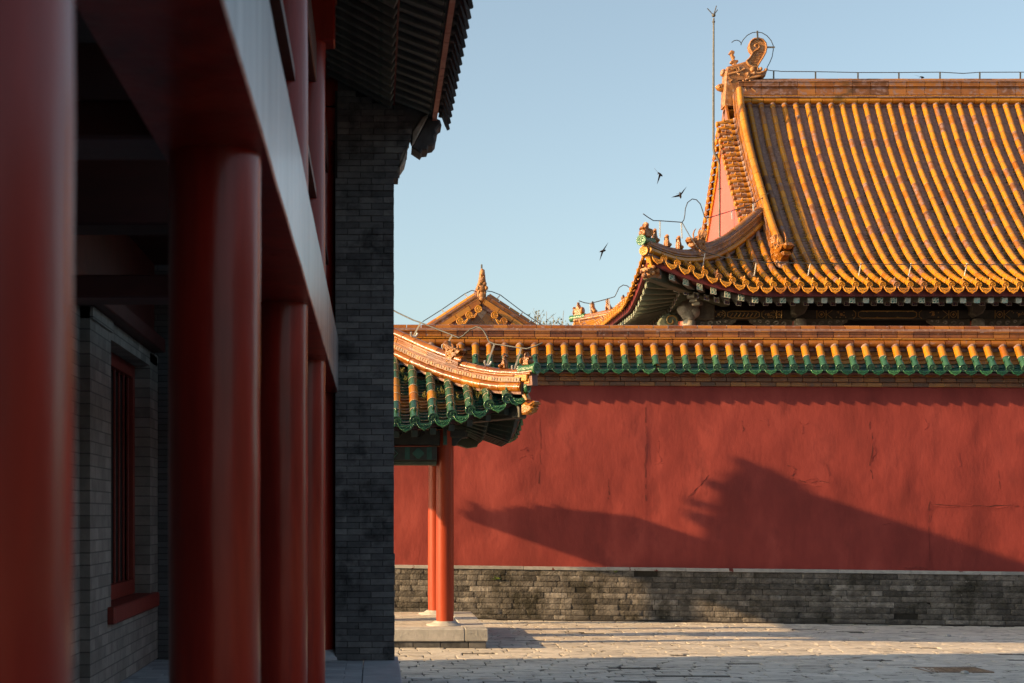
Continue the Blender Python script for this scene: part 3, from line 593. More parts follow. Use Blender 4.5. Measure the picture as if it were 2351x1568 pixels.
figure('ridge_rider', RIDER, hp(-.03, .385), dg, .18, .045, M['beast'], pav)
mb = MB()
mb.bar(hp(.02, -.22), hp(1.05, -.55), .15, .19, m=0, r=.4, ch=.01)
mb.build('corner_beam', M['beam_paint'], pav)
mb = MB(); o = hp(.0, -.28)            # glazed beast capping the corner beam
mb.slab([(-.02, .01), (-.02, .17), (.06, .175), (.09, .15), (.13, .16), (.18, .185), (.215, .17), (.21, .135), (.165, .115), (.19, .085), (.15, .035), (.07, .0)], .075, o, dg, V((0, 0, 1)), 0, .8, .03)
for a, b in ((.06, .115), (.03, .05), (.12, .07), (.16, .14)): mb.pipe([o+dg*a+V((0, 0, b))-Ud*.09+dg*(.03*math.cos(t))+V((0, 0, .03*math.sin(t))) for t in (0, 1, 2, 3, 4, 5)], .011, 5, 0, .95)
mb.build('corner_beam_beast', M['beast'], pav)
mb = MB(); mb.bar(hp(.02, .06), hp(-.04, -.09), .10, .05, up=dg, r=.5, ch=.008)
mb.build('corner_spout_tile', M['glaze'], pav)
# timbers
for (cx, cy) in ((1.005, 20.3), (.975, 22.6)):
    mb = MB(); hgt = 3.05
    mb.lathe((cx, cy, .30), [(.122, 0), (.127, .25), (.126, 1.3), (.122, hgt-.3)], 40, m=0, r=.5, wob=lambda p: noise.noise(p*2.2)*.0022)
    c = mb.build('column', M['vermilion'], pav)
    mb = MB(); mb.lathe((cx, cy, .255), [(.27, 0), (.265, .012), (.20, .028), (.165, .05), (.155, .062), (.05, .064)], 32, r=.6); mb.build('base_stone', M['stone'], c)
mb = MB(); mb.box(PL, .93, 20.17, 20.43, 2.815, 3.03, 0, .5, .012); mb.box(.93, 1.30, 20.20, 20.40, 2.93, 3.04, 0, .5, .008)
for cx in (.30, .62): # carved scroll panel on the upper rail
    for sg in (-1, 1): mb.pipe([V((cx+sg*a, 20.165, 2.92+b)) for a, b in ((.0, .0), (.05, .03), (.09, .07), (.05, .085), (.03, .06))]+[V((cx, 20.165, 2.92))], .006, 4, 0, 1)
mb.build('upper_rail', M['beam_paint'], pav)
mb = MB(); mb.box(PL, .885, 20.15, 20.42, 2.60, 2.80, 0, .4, .006)
for a, b in ((.43, .50), (.74, .81)): mb.box(a, b, 20.146, 20.20, 2.612, 2.788, 1, .6)
mb.slab([(.075*math.cos(t)*(1+.12*math.cos(4*t)), .068*math.sin(t)*(1+.12*math.cos(4*t))) for t in [i*math.pi/12 for i in range(24)]], .008, V((.62, 20.145, 2.70)), V((1, 0, 0)), V((0, 0, 1)), 1, .9, .003)
mb.pipe([V((.24+a, 20.147, 2.70+b)) for a, b in ((0, .09), (.09, 0), (0, -.09))], .012, 4, 1, .2)
mb.build('painted_beam', [M['beam_paint'], M['beam_green']], pav)
mb = MB(); mb.box(PL, .88, 20.19, 20.40, 2.535, 2.597, 0, .4, .01); mb.build('beam_strip', M['beam_olive'], pav)
mb = MB(); k_ = .2552*.574*20.2/F; sx = lambda a: (((1550+a*.2552)*.574)-860)*20.15/F; sz = lambda b: EYE-((1560+b*.2552)*.574-1185)*20.15/F
mb.slab([(sx(a), sz(b)) for a, b in ((1000, 655), (1265, 655), (1260, 735), (1180, 752), (1120, 800), (1085, 868), (1000, 868))], .06, V((0, 20.28, 0)), V((1, 0, 0)), V((0, 0, 1)), 0, .3, .008)
mb.build('corner_bracket', M['beam_paint'], pav)
mb = MB(); mb.box(sx(866), sx(930), 20.06, 20.14, sz(868), sz(560), 0, .5, .008); mb.box(sx(874), sx(924), 20.054, 20.10, sz(856), sz(722), 1, 1.0)
mb.build('beam_end_post', [M['beam_paint'], M['beam_green']], pav)
mb = MB(); mb.pipe([V((1.02, 20.35, 2.86)), V((1.45, 20.35, 2.86))], .0, 4) if False else mb.slab([(1.05, 2.96), (1.50, 2.96), (1.55, 2.90), (1.52, 2.84), (1.38, 2.82), (1.25, 2.86), (1.1, 2.9)], .08, V((0, 21.2, 0)), V((1, 0, 0)), V((0, 0, 1)), 0, .4, .01)
mb.build('side_bracket', M['beam_olive'], pav)
mb = MB(); mb.box(.90, 1.10, 20.43, 22.48, 2.60, 3.02, 0, .5, .01); mb.build('side_beam', M['beam_paint'], pav)
for j in range(17):                    # eave rafters of the right side, fanning to the corner
    y = PY+.16+.25*j
    if y > 2*PR-PY-.1: break
    lf = max(plift(y-PY), plift(2*PR-PY-y)); yi = max(y, 20.75-(20.75-y)*.3); yi = min(yi, 2*PR-20.75+(y-(2*PR-20.75))*.3) if y > 2*PR-20.75 else yi
    mb = MB(); mb.bar(V((PX-.06, y, 3.06+lf-.135)), V((1.28, yi, 3.06+lf*.5+.12)), .085, .095, m=0, r=R.random(), ch=.004); mb.build('flying_rafter', M['pavilion_rafter'], pav)
    mb = MB(); mb.bar(V((PX-.45, .55*y+.45*yi, 3.06+lf*.7-.13)), V((.95, yi, 3.06+.20)), .09, .09, m=0, r=R.random(), ch=.02); mb.build('rafter', M['pavilion_rafter'], pav)
for j in range(16):                    # front side
    x = 1.80-.251*j; 
    if x < PL: break
    xi = min(x, .75+(x-.75)*.3) if x > .75 else x
    mb = MB(); mb.bar(V((x, PY+.06, pz(x, PY)-.135)), V((xi, 20.3, pz(xi, PY)+.17)), .085, .095, m=0, r=R.random(), ch=.004); mb.build('front_rafter', M['pavilion_rafter'], pav)
mb = MB(); mb.pipe([V((PL, 20.3, 3.16)), V((1.0, 20.3, 3.16))], .11, 14, 0, .4); mb.build('purlin', M['beam_paint'], pav)
mb = MB()
q = [V((PX-.02, PY+.05+ (2*(PR-PY)-.1)*i/16, 0)) for i in range(17)]
for a, b in zip(q, q[1:]):
    la, lb = (max(plift(p.y-PY), plift(2*PR-PY-p.y)) for p in (a, b)); mb.bar(a+V((0, 0, 3.005+la)), b+V((0, 0, 3.005+lb)), .03, .07, r=.5)
q = [V((PL+(PX-.03-PL)*i/20, PY+.035, 0)) for i in range(21)]
for a, b in zip(q, q[1:]): mb.bar(a+V((0, 0, pz(a.x, PY)-.05)), b+V((0, 0, pz(b.x, PY)-.05)), .03, .07, r=.5)
mb.build('eave_board', M['soffit'], pav)
mb = MB(); ridge(mb, [V((PL, PR, 0)), V((PX-2.15, PR, 0))], [(4.37, 4.5, .1, .3, 0, 'roll'), (4.51, 4.66, .09, .34, 0, 'rib'), (4.68, 4.76, .08, .25, 0, 'cap')], (4.3, 4.69, .07)); mb.build('main_ridge', [M['glaze'], M['mortar']], pav)
# unseen wing added beside the pavilion, shaped to cast the red wall's roof shadow
wx0, wx1, wr, ws, we = -5.2, -2.98, -4.1, 18.95, 23.62
mb = MB(); lz = 3.88
skirt = [[V((wx0+a, ws+b, z)), V((wx0+a, we-b, z+up)), V((wx1-a*.6, we-b, z+up*.4)), V((wx1-a*.6, ws+b, z))] for a, b, z, up in ((0, 0, lz+.13, .14), (.35, .34, lz+.50, .0), (.8, 1.05, lz+.54, 0))]
mb.grid(skirt, 0, .5, False, True); lo_ = [p-V((0, 0, .14)) for p in skirt[0]]; mb.grid([skirt[0], lo_], 0, .5, False, True); mb.face(lo_, 0, .5)
y0, y1 = ws+1.7, we-1.0                  # upper gabled roof on the skirt
sec = [(-4.95, 4.36), (-4.65, 4.95), (-4.4, 5.40), (wr, 5.95), (-3.8, 5.40), (-3.55, 4.95), (-3.25, 4.36)]
rows = [[V((x, y, z)) for x, z in sec] for y in (y0, y1)]; mb.grid(rows, 0, .5, False); mb.face(rows[0], 0, .5); mb.face(rows[1], 0, .5)
for k in (0, 1, 4, 5, 7):
    t = k/8; x, z = (-4.95+.85*t, 4.5+1.42*t); tubes(mb, [V((x, y1+R.uniform(.05, .15), z-.02)), V((x, y1-.1, z+.05))], V((1, 0, 0)), .07, .3, knob=True); tubes(mb, [V((wx0+.2+.22*k, we+.02, lz+.16)), V((wx0+.2+.22*k, we-.4, lz+.42))], V((1, 0, 0)), .07, .24)
mb.build('shadow_wing_roof', [M['glaze_dark'], M['mortar'], M['emboss']], pav)
mb = MB(); ridge(mb, [V((wr, y0, 5.93)), V((wr, y1, 5.93))], [(-.02, .10, .1, .4, 0, 'rib'), (.11, .17, .08, .3, 0, 'cap')])
for q in (((-4.95, 4.4), (wr, 5.97)), ((-3.25, 4.4), (wr, 5.97))): ridge(mb, [V((q[0][0], y1-.06, q[0][1])), V((q[1][0], y1-.06, q[1][1]))], [(-.02, .10, .06, .3, 0, 'roll')])
mb.build('shadow_wing_ridge', [M['glaze'], M['mortar']], pav)
figure('shadow_ridge_dragon', DRAGON, V((wr, y1-.16, 5.95)), (0, -1, 0), .36, .12, M['beast'], pav)
for k in range(4): figure('shadow_hip_figure', SITTER, V((wx0+.06+.16*k, we-.04-.17*k, lz+.26+.09*k)), (0, 1, 0), .22, .05, M['beast'], pav)
figure('shadow_hip_dragon', DRAGON, V((-3.6, y1+.14, 4.6)), (0, 1, 0), .42, .10, M['beast'], pav)
for cx, cy in ((-4.9, 22.7), (-3.3, 20.7), (-4.9, 20.1)):
    mb = MB(); mb.lathe((cx, cy, 0), [(.125, 0), (.125, 3.95)], 20, r=.5); mb.build('shadow_wing_column', M['vermilion'], pav)
# plinth
mb = MB(); x = PL
while x < 1.56:
    ln = min(R.uniform(.9, 1.2), 1.56-x); ln = ln if 1.56-x-ln > .3 else 1.56-x
    mb.box(x+.002, x+ln-.002, 19.49, 19.86, .092, .266, 0, R.random(), .013); x += ln
y = 19.865
while y < 23.05:
    ln = min(1.15, 23.05-y); mb.box(1.22, 1.56, y, y+ln-.004, .092, .264+R.uniform(-.002, .002), 0, R.random(), .006); y += ln
mb.build('kerb_slabs', M['stone'], pav)
mb = MB(); yy = 19.87
while yy < 23.05:
    x = PL+R.random()*.2
    while x < 1.21:
        x1 = min(1.212, x+.40); mb.box(x+.002, x1-.002, yy+.002, yy+.196, .10, .258+R.uniform(-.003, .002), 0, .5+R.gauss(0, .2), .004); x = x1
    yy += .2
mb.box(PL, 1.21, 19.87, 23.05, .0, .245, 1, .5)
mb.build('floor_bricks', [M['paver'], M['dirt']], pav)
mb = MB(); x = PL
while x < 1.53:
    x1 = min(1.535, x+R.choice((.3, .38, .38))); mb.box(x+.004, x1-.004, 19.515, 19.7, -.03, .088, 0, R.random(), .008); x = x1
mb.box(1.2, 1.535, 19.70, 23.03, -.03, .088, 0, .4)
mb.build('plinth_bricks', M['pier'], pav)
# lightning conductor of the pavilion roof
Z5 = lambda a, b: ((1550+a*.3316)*.574, (1280+b*.3316)*.574)
def hpY(u): return PY+max(-.15, (PX*F-(u-860)*PY)/(F+u-860))
def onhip(a, b): u, v = Z5(a, b); return P(u, v, hpY(u))
con = thing('lightning_conductor', onhip(760, 350), 'thin grey conductor wire on white clips along the green-tiled pavilion hip', 'wire', 'lightning conductors on the roofs')
mb = MB(); wp = [(-60, -190), (120, -90), (310, 0), (400, 30), (600, 110), (780, 180), (860, 215), (910, 190), (960, 145), (1000, 110), (1070, 82), (1120, 92), (1160, 130), (1200, 200), (1222, 258), (1290, 290), (1450, 312), (1600, 337), (1680, 346), (1760, 322), (1870, 276)]
mb.pipe([onhip(a, b) for a, b in wp], .0105, 6); mb.build('wire', M['wire'], con)
for a, b, c, d in ((312, 195, 400, 30), (690, 345, 780, 180), (1200, 540, 1290, 287), (1530, 600, 1612, 335)):
    mb = MB(); p, q = onhip(a, b), onhip(c, d); mb.bar(p, q, .022, .012, up=V((0, 1, 0)), r=.7)
    T = V((1, -1, -.4)).normalized(); S = V((1, 1, 0)).normalized(); Un = S.cross(T); mb.pipe([p-V((0, 0, .012))+S*(.072*math.sin(t))+Un*(-.072*math.cos(t)*-1-.07)*1 for t in (-1.5, -1, -.5, 0, .5, 1, 1.5)], .014, 5, 0, .8)
    mb.build('clip', M['galv'], con)
# weeds rooted between the roof tiles
WC = {}
for k, (a, b) in enumerate(((440, 605), (610, 720), (620, 900), (830, 780), (850, 960), (665, 880), (1060, 860), (1130, 870), (1090, 950), (180, 650), (210, 740), (440, 940))):
    u, v = Z5(a, b+25); Y = 19.3
    for _ in range(12):
        X = (u-860)*Y/F; Zr = EYE-(v-1185)*Y/F
        Y += (Zr-pz(X, Y))*.6; Y = max(19.3, min(21.3, Y))
    o = V(((u-860)*Y/F, Y, pz((u-860)*Y/F, Y)-.01)); mb = MB()
    for s in range(R.randint(4, 7)):
        t = o+V((R.uniform(-.03, .03), R.uniform(-.03, .0), R.uniform(.06, .15))); mb.pipe([o, o.lerp(t, .5)+V((R.uniform(-.01, .01), 0, .01)), t], .003, 4, 0, R.random())
        for q in range(6):
            c = o.lerp(t, R.uniform(.35, 1)); d = V((R.uniform(-1, 1), R.uniform(-1, .4), R.uniform(-.2, .8)))*.02; e = V((-d.z, .3*d.y, d.x))*.4
            mb.face([c, c+d*.5+e, c+d, c+d*.5-e], 1 if R.random() < .6 else 0, R.random())
    n_ = max(1, int((1.803-o.x)/.251)+1); od = ('first', 'second', 'third', 'fourth', 'fifth', 'sixth', 'seventh', 'eighth')[min(7, n_-1)]
    WC[n_] = WC.get(n_, 0)+1
    tag(mb.build('roof_weed', [M['dryleaf'], M['leaf']]), 'small weed in the %s trough from the pavilion roof corner, %s' % (od, 'by the hip ridge' if Y > 19.9 else ('partway down' if Y > 19.6 else 'near the eave')), 'weed', 'weeds growing on the tiled pavilion roof')
# ------------------------------------------------------------------ main hall (hip-and-gable, yellow glazed)
HX, HY, HR = 5.9, 31.0, 36.5
hprof = interp([31, 31.8, 32.6, 33.4, 34.2, 35.0, 35.7, 36.2, 36.5], [6.80, 7.15, 7.66, 8.40, 9.28, 10.22, 11.15, 11.95, 12.45])
def hlift(d): return .74*max(0, 1-d/2.5)**1.4
def hz(x, y): return hprof(y)+hlift(x-HX)*max(0, 1-(y-HY)/3.6)
hipY = lambda x: HY+(x-HX)*.82
GX = 9.25
hall = thing('palace_hall', (11, 36, 0), 'large palace hall with a steep yellow glazed hip-and-gable roof beyond the red wall', 'hall')
tb, pb, db = MB(), MB(), MB(); XE = (1, 0, 0)
SPH = .298; k0 = 8.99
old = lambda k: 3 if R.random() < .16 else 0
for i in range(-10, 31):
    x = k0+SPH*i; top = min(hipY(x)-.02, HR-.22)
    if 9.15 < x < 9.4: top = 32.25
    if x > 9.4: top = HR-.10
    n = max(3, int((top-HY)/.35)); pts = [V((x, HY+(top-HY)*j/n, hz(x, HY+(top-HY)*j/n)+.055)) for j in range(n+1)]
    tubes(tb, [p+V((R.uniform(-.006, .006), 0, R.uniform(-.004, .004))) for p in pts], V(XE), .067, .285, old, off=.05, ends=True, knob=True)
    xm = x+SPH/2; t2 = min(hipY(xm)+.1, HR-.1) if xm < 9.2 else HR-.1
    n = max(3, int((t2-HY)/.35)); pts = [V((xm, HY+.02+(t2-HY)*j/n, hz(xm, HY+(t2-HY)*j/n)-.01)) for j in range(n+1)]
    pans(pb, pts, V(XE), SPH*.98, .105, .04, lambda q: (0 if R.random() < .8 else 1), .022)
    drip(db, V((xm, HY-.01, hz(xm, HY)+.012)), V((1, 0, -(hlift(xm-HX-.1)-hlift(xm-HX+.1))/-.2*-1 if False else (hlift(xm-HX+.1)-hlift(xm-HX-.1))/.2)), V((0, -1, 0)), SPH*.84, .155, .04)
# left eave, running away from the viewer
LB = 42.3
def elift(y): return max(hlift(y-HY), hlift(LB-y))
for j in range(38):
    y = HY+.22+SPH*j
    if y > LB-.1: break
    lf = elift(y); t = min(1.1, (y-HY)*1.15+.02, (LB-y)*1.15+.02)
    tubes(tb, [V((HX, y, 6.80+lf+.055)), V((HX+t, y, 6.80+lf*.75+.48*t+.055))], V((0, 1, 0)), .073, .285, old)
    pans(pb, [V((HX-.02, y+SPH/2, 6.79+lf)), V((HX+t, y+SPH/2, 6.79+lf*.75+.48*t))], V((0, 1, 0)), SPH*.98, .105, .04)
    drip(db, V((HX-.01, y+SPH/2, 6.81+lf)), V((0, 1, (elift(y+.25)-elift(y+.05))/.2)), V((-1, 0, 0)), SPH*.84, .155, .04)
# rake tiles along the front and rear of the gable
for j in range(20):
    y = 33.72+.148*j*(1-.008*j)
    if y > 36.15: break
    z = hprof(y)+.02
    tubes(tb, [V((8.70, y, z-.06)), V((9.14, y, z+.03))], V((0, .55, .8)).normalized(), .068, .30, old)
    if j: tb.obox(V((8.93, y-.074, z-.10)), V((1, 0, 0)), V((0, .6, .8)), V((0, -.8, .6)), .16, .03, .016, 1, R.random())
    yr = 2*HR-y; tubes(tb, [V((8.90, yr, z-.09)), V((9.3, yr, z+.03))], V((0, -.55, .8)).normalized(), .075, .30, old)
    drip(db, V((8.91, yr+.07, z-.02)), V((0, -.6, .8)), V((-1, 0, -.05)), .2, .12, .02)
tb.build('cover_tiles', [M['glaze'], M['mortar'], M['emboss'], M['glaze_old']], hall)
pb.build('pan_tiles', [M['pan_old'], M['pan']], hall)
db.build('drip_tiles', M['emboss'], hall)
mb = MB()                              # roof bed, all four slopes, so the roof is solid from every side
ysq = [HY+.04, 31.6, 32.2, 32.8, 33.4, 34.2, 35.0, 35.7, 36.2, HR]; xsq = [HX+.04+i*.3 for i in range(12)]+[9.6+i*.7 for i in range(14)]
fr = [[V((min(max(x, (y-HY)/.82+HX if y < 33.75 else GX-.05), 18.7), y, hz(max(x, HX), y)-.06)) for x in xsq] for y in ysq]; mb.grid(fr, 0, .5, False)
mb.grid([[V((p.x, 2*HR+.3-p.y, p.z)) for p in row] for row in fr], 0, .5, False)
sd = []
for t in (0, .12, .3, .55, .8, 1.0):
    row = []
    for i in range(24):
        y = HY+.04+(LB-HY-.08)*i/23; lf = elift(y)*max(0, 1-t*1.1); X = 3.35*t; Yc = min(max(y, HY+X*.82), LB-X*.82); row.append(V((HX+.04+X, Yc, 6.74+lf+.48*X+.05*X*X)))
    sd.append(row)
mb.grid(sd, 0, .5, False); mb.build('roof_bed', M['mortar'], hall)
# ridges
def hipbase(t):
    x = HX+(GX-HX)*t; y = HY+(33.75-HY)*t; return V((x, y, hz(x, y)))
hp2 = [hipbase(t) for t in (.0, .1, .2, .3, .42)]; hp3 = [hipbase(t) for t in (.42, .55, .7, .85, 1.0)]
mb = MB()
ridge(mb, hp2+hp3[1:], [(.0, .14, .115, .40, 2, 'roll'), (.145, .165, .13, .4, 3, 'box')], (-.05, .2, .10))
ridge(mb, hp2, [(.172, .238, .098, .38, 3, 'roll'), (.255, .335, .08, .27, 3, 'cap')], (.1, .27, .09))
ridge(mb, hp3, [(.172, .32, .108, .42, 3, 'rib'), (.338, .425, .085, .30, 3, 'cap')], (.1, .35, .09))
mb.build('hip_ridge', [M['glaze'], M['mortar'], M['glaze'], M['glaze_old']], hall)
mb = MB()
ridge(mb, [V((GX, 32.35+(36.1-32.35)*i/12, hprof(32.35+3.75*i/12))) for i in range(13)]+[V((GX, 36.26, 12.15)), V((GX, 36.38, 12.55))], [(.02, .16, .10, .42, 3, 'rib'), (.17, .33, .085, .42, 3, 'rib'), (.345, .45, .085, .30, 0, 'cap')], (-.05, .39, .078))
mb.build('vertical_ridge', [M['glaze'], M['mortar'], M['glaze'], M['glaze_old']], hall)
mb = MB()
ridge(mb, [V((9.40, 2*HR-33.2-(36.4-33.2)*i/10, hprof(33.2+3.2*i/10))) for i in range(11)], [(-.30, -.13, .12, .5, 0, 'box'), (.02, .27, .09, .42, 3, 'rib'), (.285, .39, .085, .30, 0, 'cap')], (-.05, .33, .078))
mb.build('rear_vertical_ridge', [M['glaze'], M['mortar'], M['glaze'], M['glaze_old']], hall)
mb = MB()
ridge(mb, [V((9.3, HR+.08, 0)), V((18.6, HR+.08, 0))], [(12.36, 12.50, .23, SPH, 2, 'roll'), (12.505, 12.53, .27, .5, 1, 'box'), (12.535, 12.56, .265, .05, 0, 'box'), (12.585, 12.935, .20, .475, 3, 'cove'), (12.95, 13.06, .12, .36, 3, 'cap')], (12.3, 12.98, .17))
mb.build('main_ridge', [M['glaze'], M['mortar'], M['glaze'], M['glaze_old']], hall)
# gable boards
mb = MB(); pts = [(y, hprof(y)-.12) for y in (33.3, 33.7, 34.2, 34.7, 35.2, 35.7, 36.2, HR)]; pts = pts+[(2*HR-y, z) for y, z in reversed(pts[:-1])]
mb.face([V((9.02, y, z)) for y, z in pts]+[V((9.02, 2*HR-33.3, 7.9)), V((9.02, 33.3, 7.9))], 0, .5)
mb.face([V((9.2, y, z)) for y, z in pts]+[V((9.2, 2*HR-33.3, 7.9)), V((9.2, 33.3, 7.9))], 0, .5)
mb.build('gable_boards', M['gable_red'], hall)
mb = MB()
for s in (0, 1):
    for (ya, za), (yb, zb) in zip(pts[:7], pts[1:8]):
        a, b = (V((9.0 if not s else 9.12, ya if not s else 2*HR-ya, za-.06)), V((9.0 if not s else 9.12, yb if not s else 2*HR-yb, zb-.06))); mb.bar(a, b, .06 if not s else .3, .26, up=V((1, 0, 0)).cross((b-a).normalized()), r=R.random(), ch=.006)
mb.build('barge_tiles', M['glaze'], hall)
# ridge-end dragon, traced as a solid of real depth
zz = lambda a, b: ((2750+a*.20408)*.574, (100+b*.20408)*.574)
def q2(pts, Y=HR+.08): return [((u-860)*Y/F, EYE-(v-1185)*Y/F) for u, v in (zz(a, b) for a, b in pts)]
O_, UX, UZ = V((0, HR+.08, 0)), V((1, 0, 0)), V((0, 0, 1))
mb = MB()
mb.slab(q2([(900, 1440), (900, 1640), (672, 1640), (685, 1300), (700, 1020), (715, 930), (755, 845), (900, 805), (1110, 745), (1350, 860), (1395, 878), (1430, 930), (1500, 905), (1527, 945), (1495, 1040), (1430, 1070), (1390, 1050), (1290, 1110), (1210, 1190), (1230, 1260), (1320, 1345), (1510, 1385), (1510, 1440)]), .17, O_, UX, UZ, 0, .3, .05)
mb.slab(q2([(1200, 1190), (1300, 1110), (1505, 1130), (1505, 1390), (1320, 1350), (1230, 1260)]), .11, O_, UX, UZ, 0, .1, .02)
mb.slab(q2([(1120, 745), (1200, 670), (1252, 565), (1205, 505), (1185, 425), (1210, 350), (1275, 300), (1360, 287), (1450, 312), (1508, 380), (1530, 470), (1508, 570), (1460, 665), (1395, 765), (1345, 860), (1230, 860), (1150, 800)]), .12, O_, UX, UZ, 0, .6, .03)
def rel(pts, rr, dy=.13, rn=.7):
    mb.pipe([V((x, HR+.08-dy, z)) for x, z in q2(pts)], rr, 6, 0, rn)
rel([(1120, 745), (1200, 670), (1260, 560), (1300, 535), (1360, 505), (1385, 455), (1370, 415), (1325, 402), (1285, 430), (1305, 452)], .022)
rel([(1252, 565), (1205, 505), (1188, 425), (1213, 352), (1275, 303), (1360, 292), (1448, 316), (1504, 382), (1524, 470), (1503, 568), (1455, 662), (1390, 760), (1340, 850)], .024)
for k in range(9):                     # scale rows on the tail
    yb = 560+k*32; xa = 1300-k*14; rel([(xa+i*24, yb+(10 if i % 2 else 0)) for i in range(int((1480-k*14-xa)/24))], .008, .122, .2)
for q in ([(1130, 750), (1160, 820), (1240, 860), (1330, 850), (1350, 930)], [(1100, 1000), (1150, 980), (1180, 1020), (1160, 1080), (1120, 1060)], [(1200, 1000), (1290, 980), (1370, 990), (1440, 960), (1500, 930)], [(1100, 1110), (1190, 1080), (1290, 1060), (1390, 1040)], [(1190, 1120), (1180, 1200), (1220, 1280), (1300, 1350)], [(1260, 1200), (1320, 1270), (1290, 1250)], [(1060, 1120), (1080, 1250), (1120, 1340)], [(960, 860), (990, 920), (930, 980), (990, 1010)], [(800, 880), (850, 920), (900, 880), (940, 930)], [(760, 1010), (960, 960), (1090, 900)], [(780, 1080), (850, 1110), (800, 1150)]): rel(q, .030, .17, .9)
for a, b, s in ((1270, 985, .045), (1145, 1000, .05), (1400, 900, .05), (1500, 920, .045), (1240, 910, .07)):
    (x, z), = q2([(a, b)]); mb.blob((x, HR-.09, z), s, .05, s, m=0, r=.9, n=8, k=5)
for a, b, s in ((690, 930, .07), (680, 965, .06), (705, 980, .055), (700, 910, .05)):
    (x, z), = q2([(a, b)]); mb.blob((x, HR+.06, z), s, .10, s, m=0, r=.5, n=8, k=5)
mb.build('ridge_dragon', M['beast_worn'], hall)
mb = MB(); mb.slab(q2([(885, 800), (880, 775), (825, 755), (835, 715), (880, 692), (835, 590), (798, 572), (835, 510), (865, 498), (918, 522), (915, 560), (895, 585), (928, 640), (912, 690), (985, 690), (990, 725), (955, 760), (945, 790)]), .05, O_, UX, UZ, 0, .5, .02)
mb.build('sword_hilt', M['beast_worn'], hall)
mb = MB(); mb.pipe([V((x, HR+.06, z)) for x, z in q2([(720, 1240), (640, 1240), (590, 1235), (545, 1210)])], [.10, .10, .075, .025], 8, 0, .8)
for a, b in ((600, 1205), (640, 1195), (650, 1225), (615, 1230)):
    (x, z), = q2([(a, b)]); mb.blob((x, HR-.02, z), .035, .035, .035, m=0, r=.9, n=6, k=4)
mb.build('spout_beast', M['beast'], hall)
hd = V((-(GX-HX), -(33.75-HY), 0)).normalized()
def onhip2(t, h): return hipbase(t)+V((0, 0, h))
figure('hip_dragon', DRAGON, onhip2(.41, .18), hd, .62, .12, M['beast_worn'], hall)
figure('ridge_lion', SITTER, onhip2(.265, .335), hd, .30, .05, M['beast'], hall)
figure('ridge_hound', SITTER, onhip2(.17, .335), hd, .27, .055, M['beast_worn'], hall)
figure('ridge_fox', SITTER, onhip2(.075, .335), hd, .30, .05, M['beast'], hall)
figure('ridge_rider', RIDER, onhip2(-.0, .34), hd, .33, .08, M['beast'], hall)
figure('eave_dragon', DRAGON, V((GX, 32.33, hprof(32.3)-.02)), V((.14, -1, 0)), .84, .15, M['beast'], hall)
mb = MB(); e = hipbase(0)+V((0, 0, .275)); mb.pipe([e+hd*.10, e-hd*.25], .09, 12, 0, .7); disc(mb, e+hd*.13, (hd+V((-.1, -.4, 0))).normalized(), .115, 0, 0, .8); mb.build('hip_end_tile', M['emboss_green'], hall)
mb = MB(); e = hipbase(0)+V((0, 0, .05)); mb.pipe([e+hd*.02, e-hd*.25], .085, 12, 0, .7); disc(mb, e+hd*.05, (hd+V((-.1, -.6, 0))).normalized(), .10, 0, 0, .8)
mb.bar(e+V((.05, .02, -.05)), e+V((.16, .12, -.40)), .13, .06, up=hd, r=.6, ch=.01); mb.build('corner_tile', M['emboss'], hall)
mb = MB(); mb.obox(hipbase(0)+V((.10, .08, .16)), hd, hd.cross(UZ), UZ, .14, .10, .08, 0, .6, .02); mb.build('hip_end_block', M['beast_worn'], hall)
# eaves: red fascia, flying rafters, rafters
mb = MB(); q = [HX+.08+.25*i for i in range(52)]
for a, b in zip(q, q[1:]): mb.bar(V((a, HY+.09, hz(a, HY)-.115)), V((b, HY+.09, hz(b, HY)-.115)), .05, .145, r=R.random())
q = [HY+.08+.25*i for i in range(45)]
for a, b in zip(q, q[1:]): mb.bar(V((HX+.09, a, 6.685+elift(a))), V((HX+.09, b, 6.685+elift(b))), .05, .145, r=R.random())
mb.build('eave_fascia', M['deep_red'], hall)
def rafter_end(mb, c, S, U, N, s, kind):
    if kind == 2: mb.slab([(-s, -s), (-s*.2, -s*1.08), (s*.9, -s), (s, s*.3), (s*.92, s), (-s, s)], .006, c, S, U, 4, R.random()); return
    mb.slab([(-s, -s), (s, -s), (s, s), (-s, s)], .004, c, S, U, 1, .5)
    mb.slab([(-s*.84, -s*.84), (s*.84, -s*.84), (s*.84, s*.84), (-s*.84, s*.84)], .006, c, S, U, 2 if kind == 0 else 3, R.random())
    b = s*.075
    for x0, x1, y0, y1 in ((-.07, .07, -.8, .8), (-.8, .1, -.07, .07) if False else (-.45, .07, .38, .52), (-.07, .45, -.52, -.38), (-.52, -.38, -.3, .5), (.38, .52, -.5, .3), (-.8, -.4, -.3, -.16), (.4, .8, .16, .3)):
        mb.slab([(x0*s, y0*s), (x1*s, y0*s), (x1*s, y1*s), (x0*s, y1*s)], .0085, c, S, U, 1 if kind == 0 else 5, .5)
RM = [M['rafter_dark'], M['cream'], M['end_green'], M['end_blue'], M['end_worn'], M['gold']]
RL = [M['rafter_green']]+RM[1:]
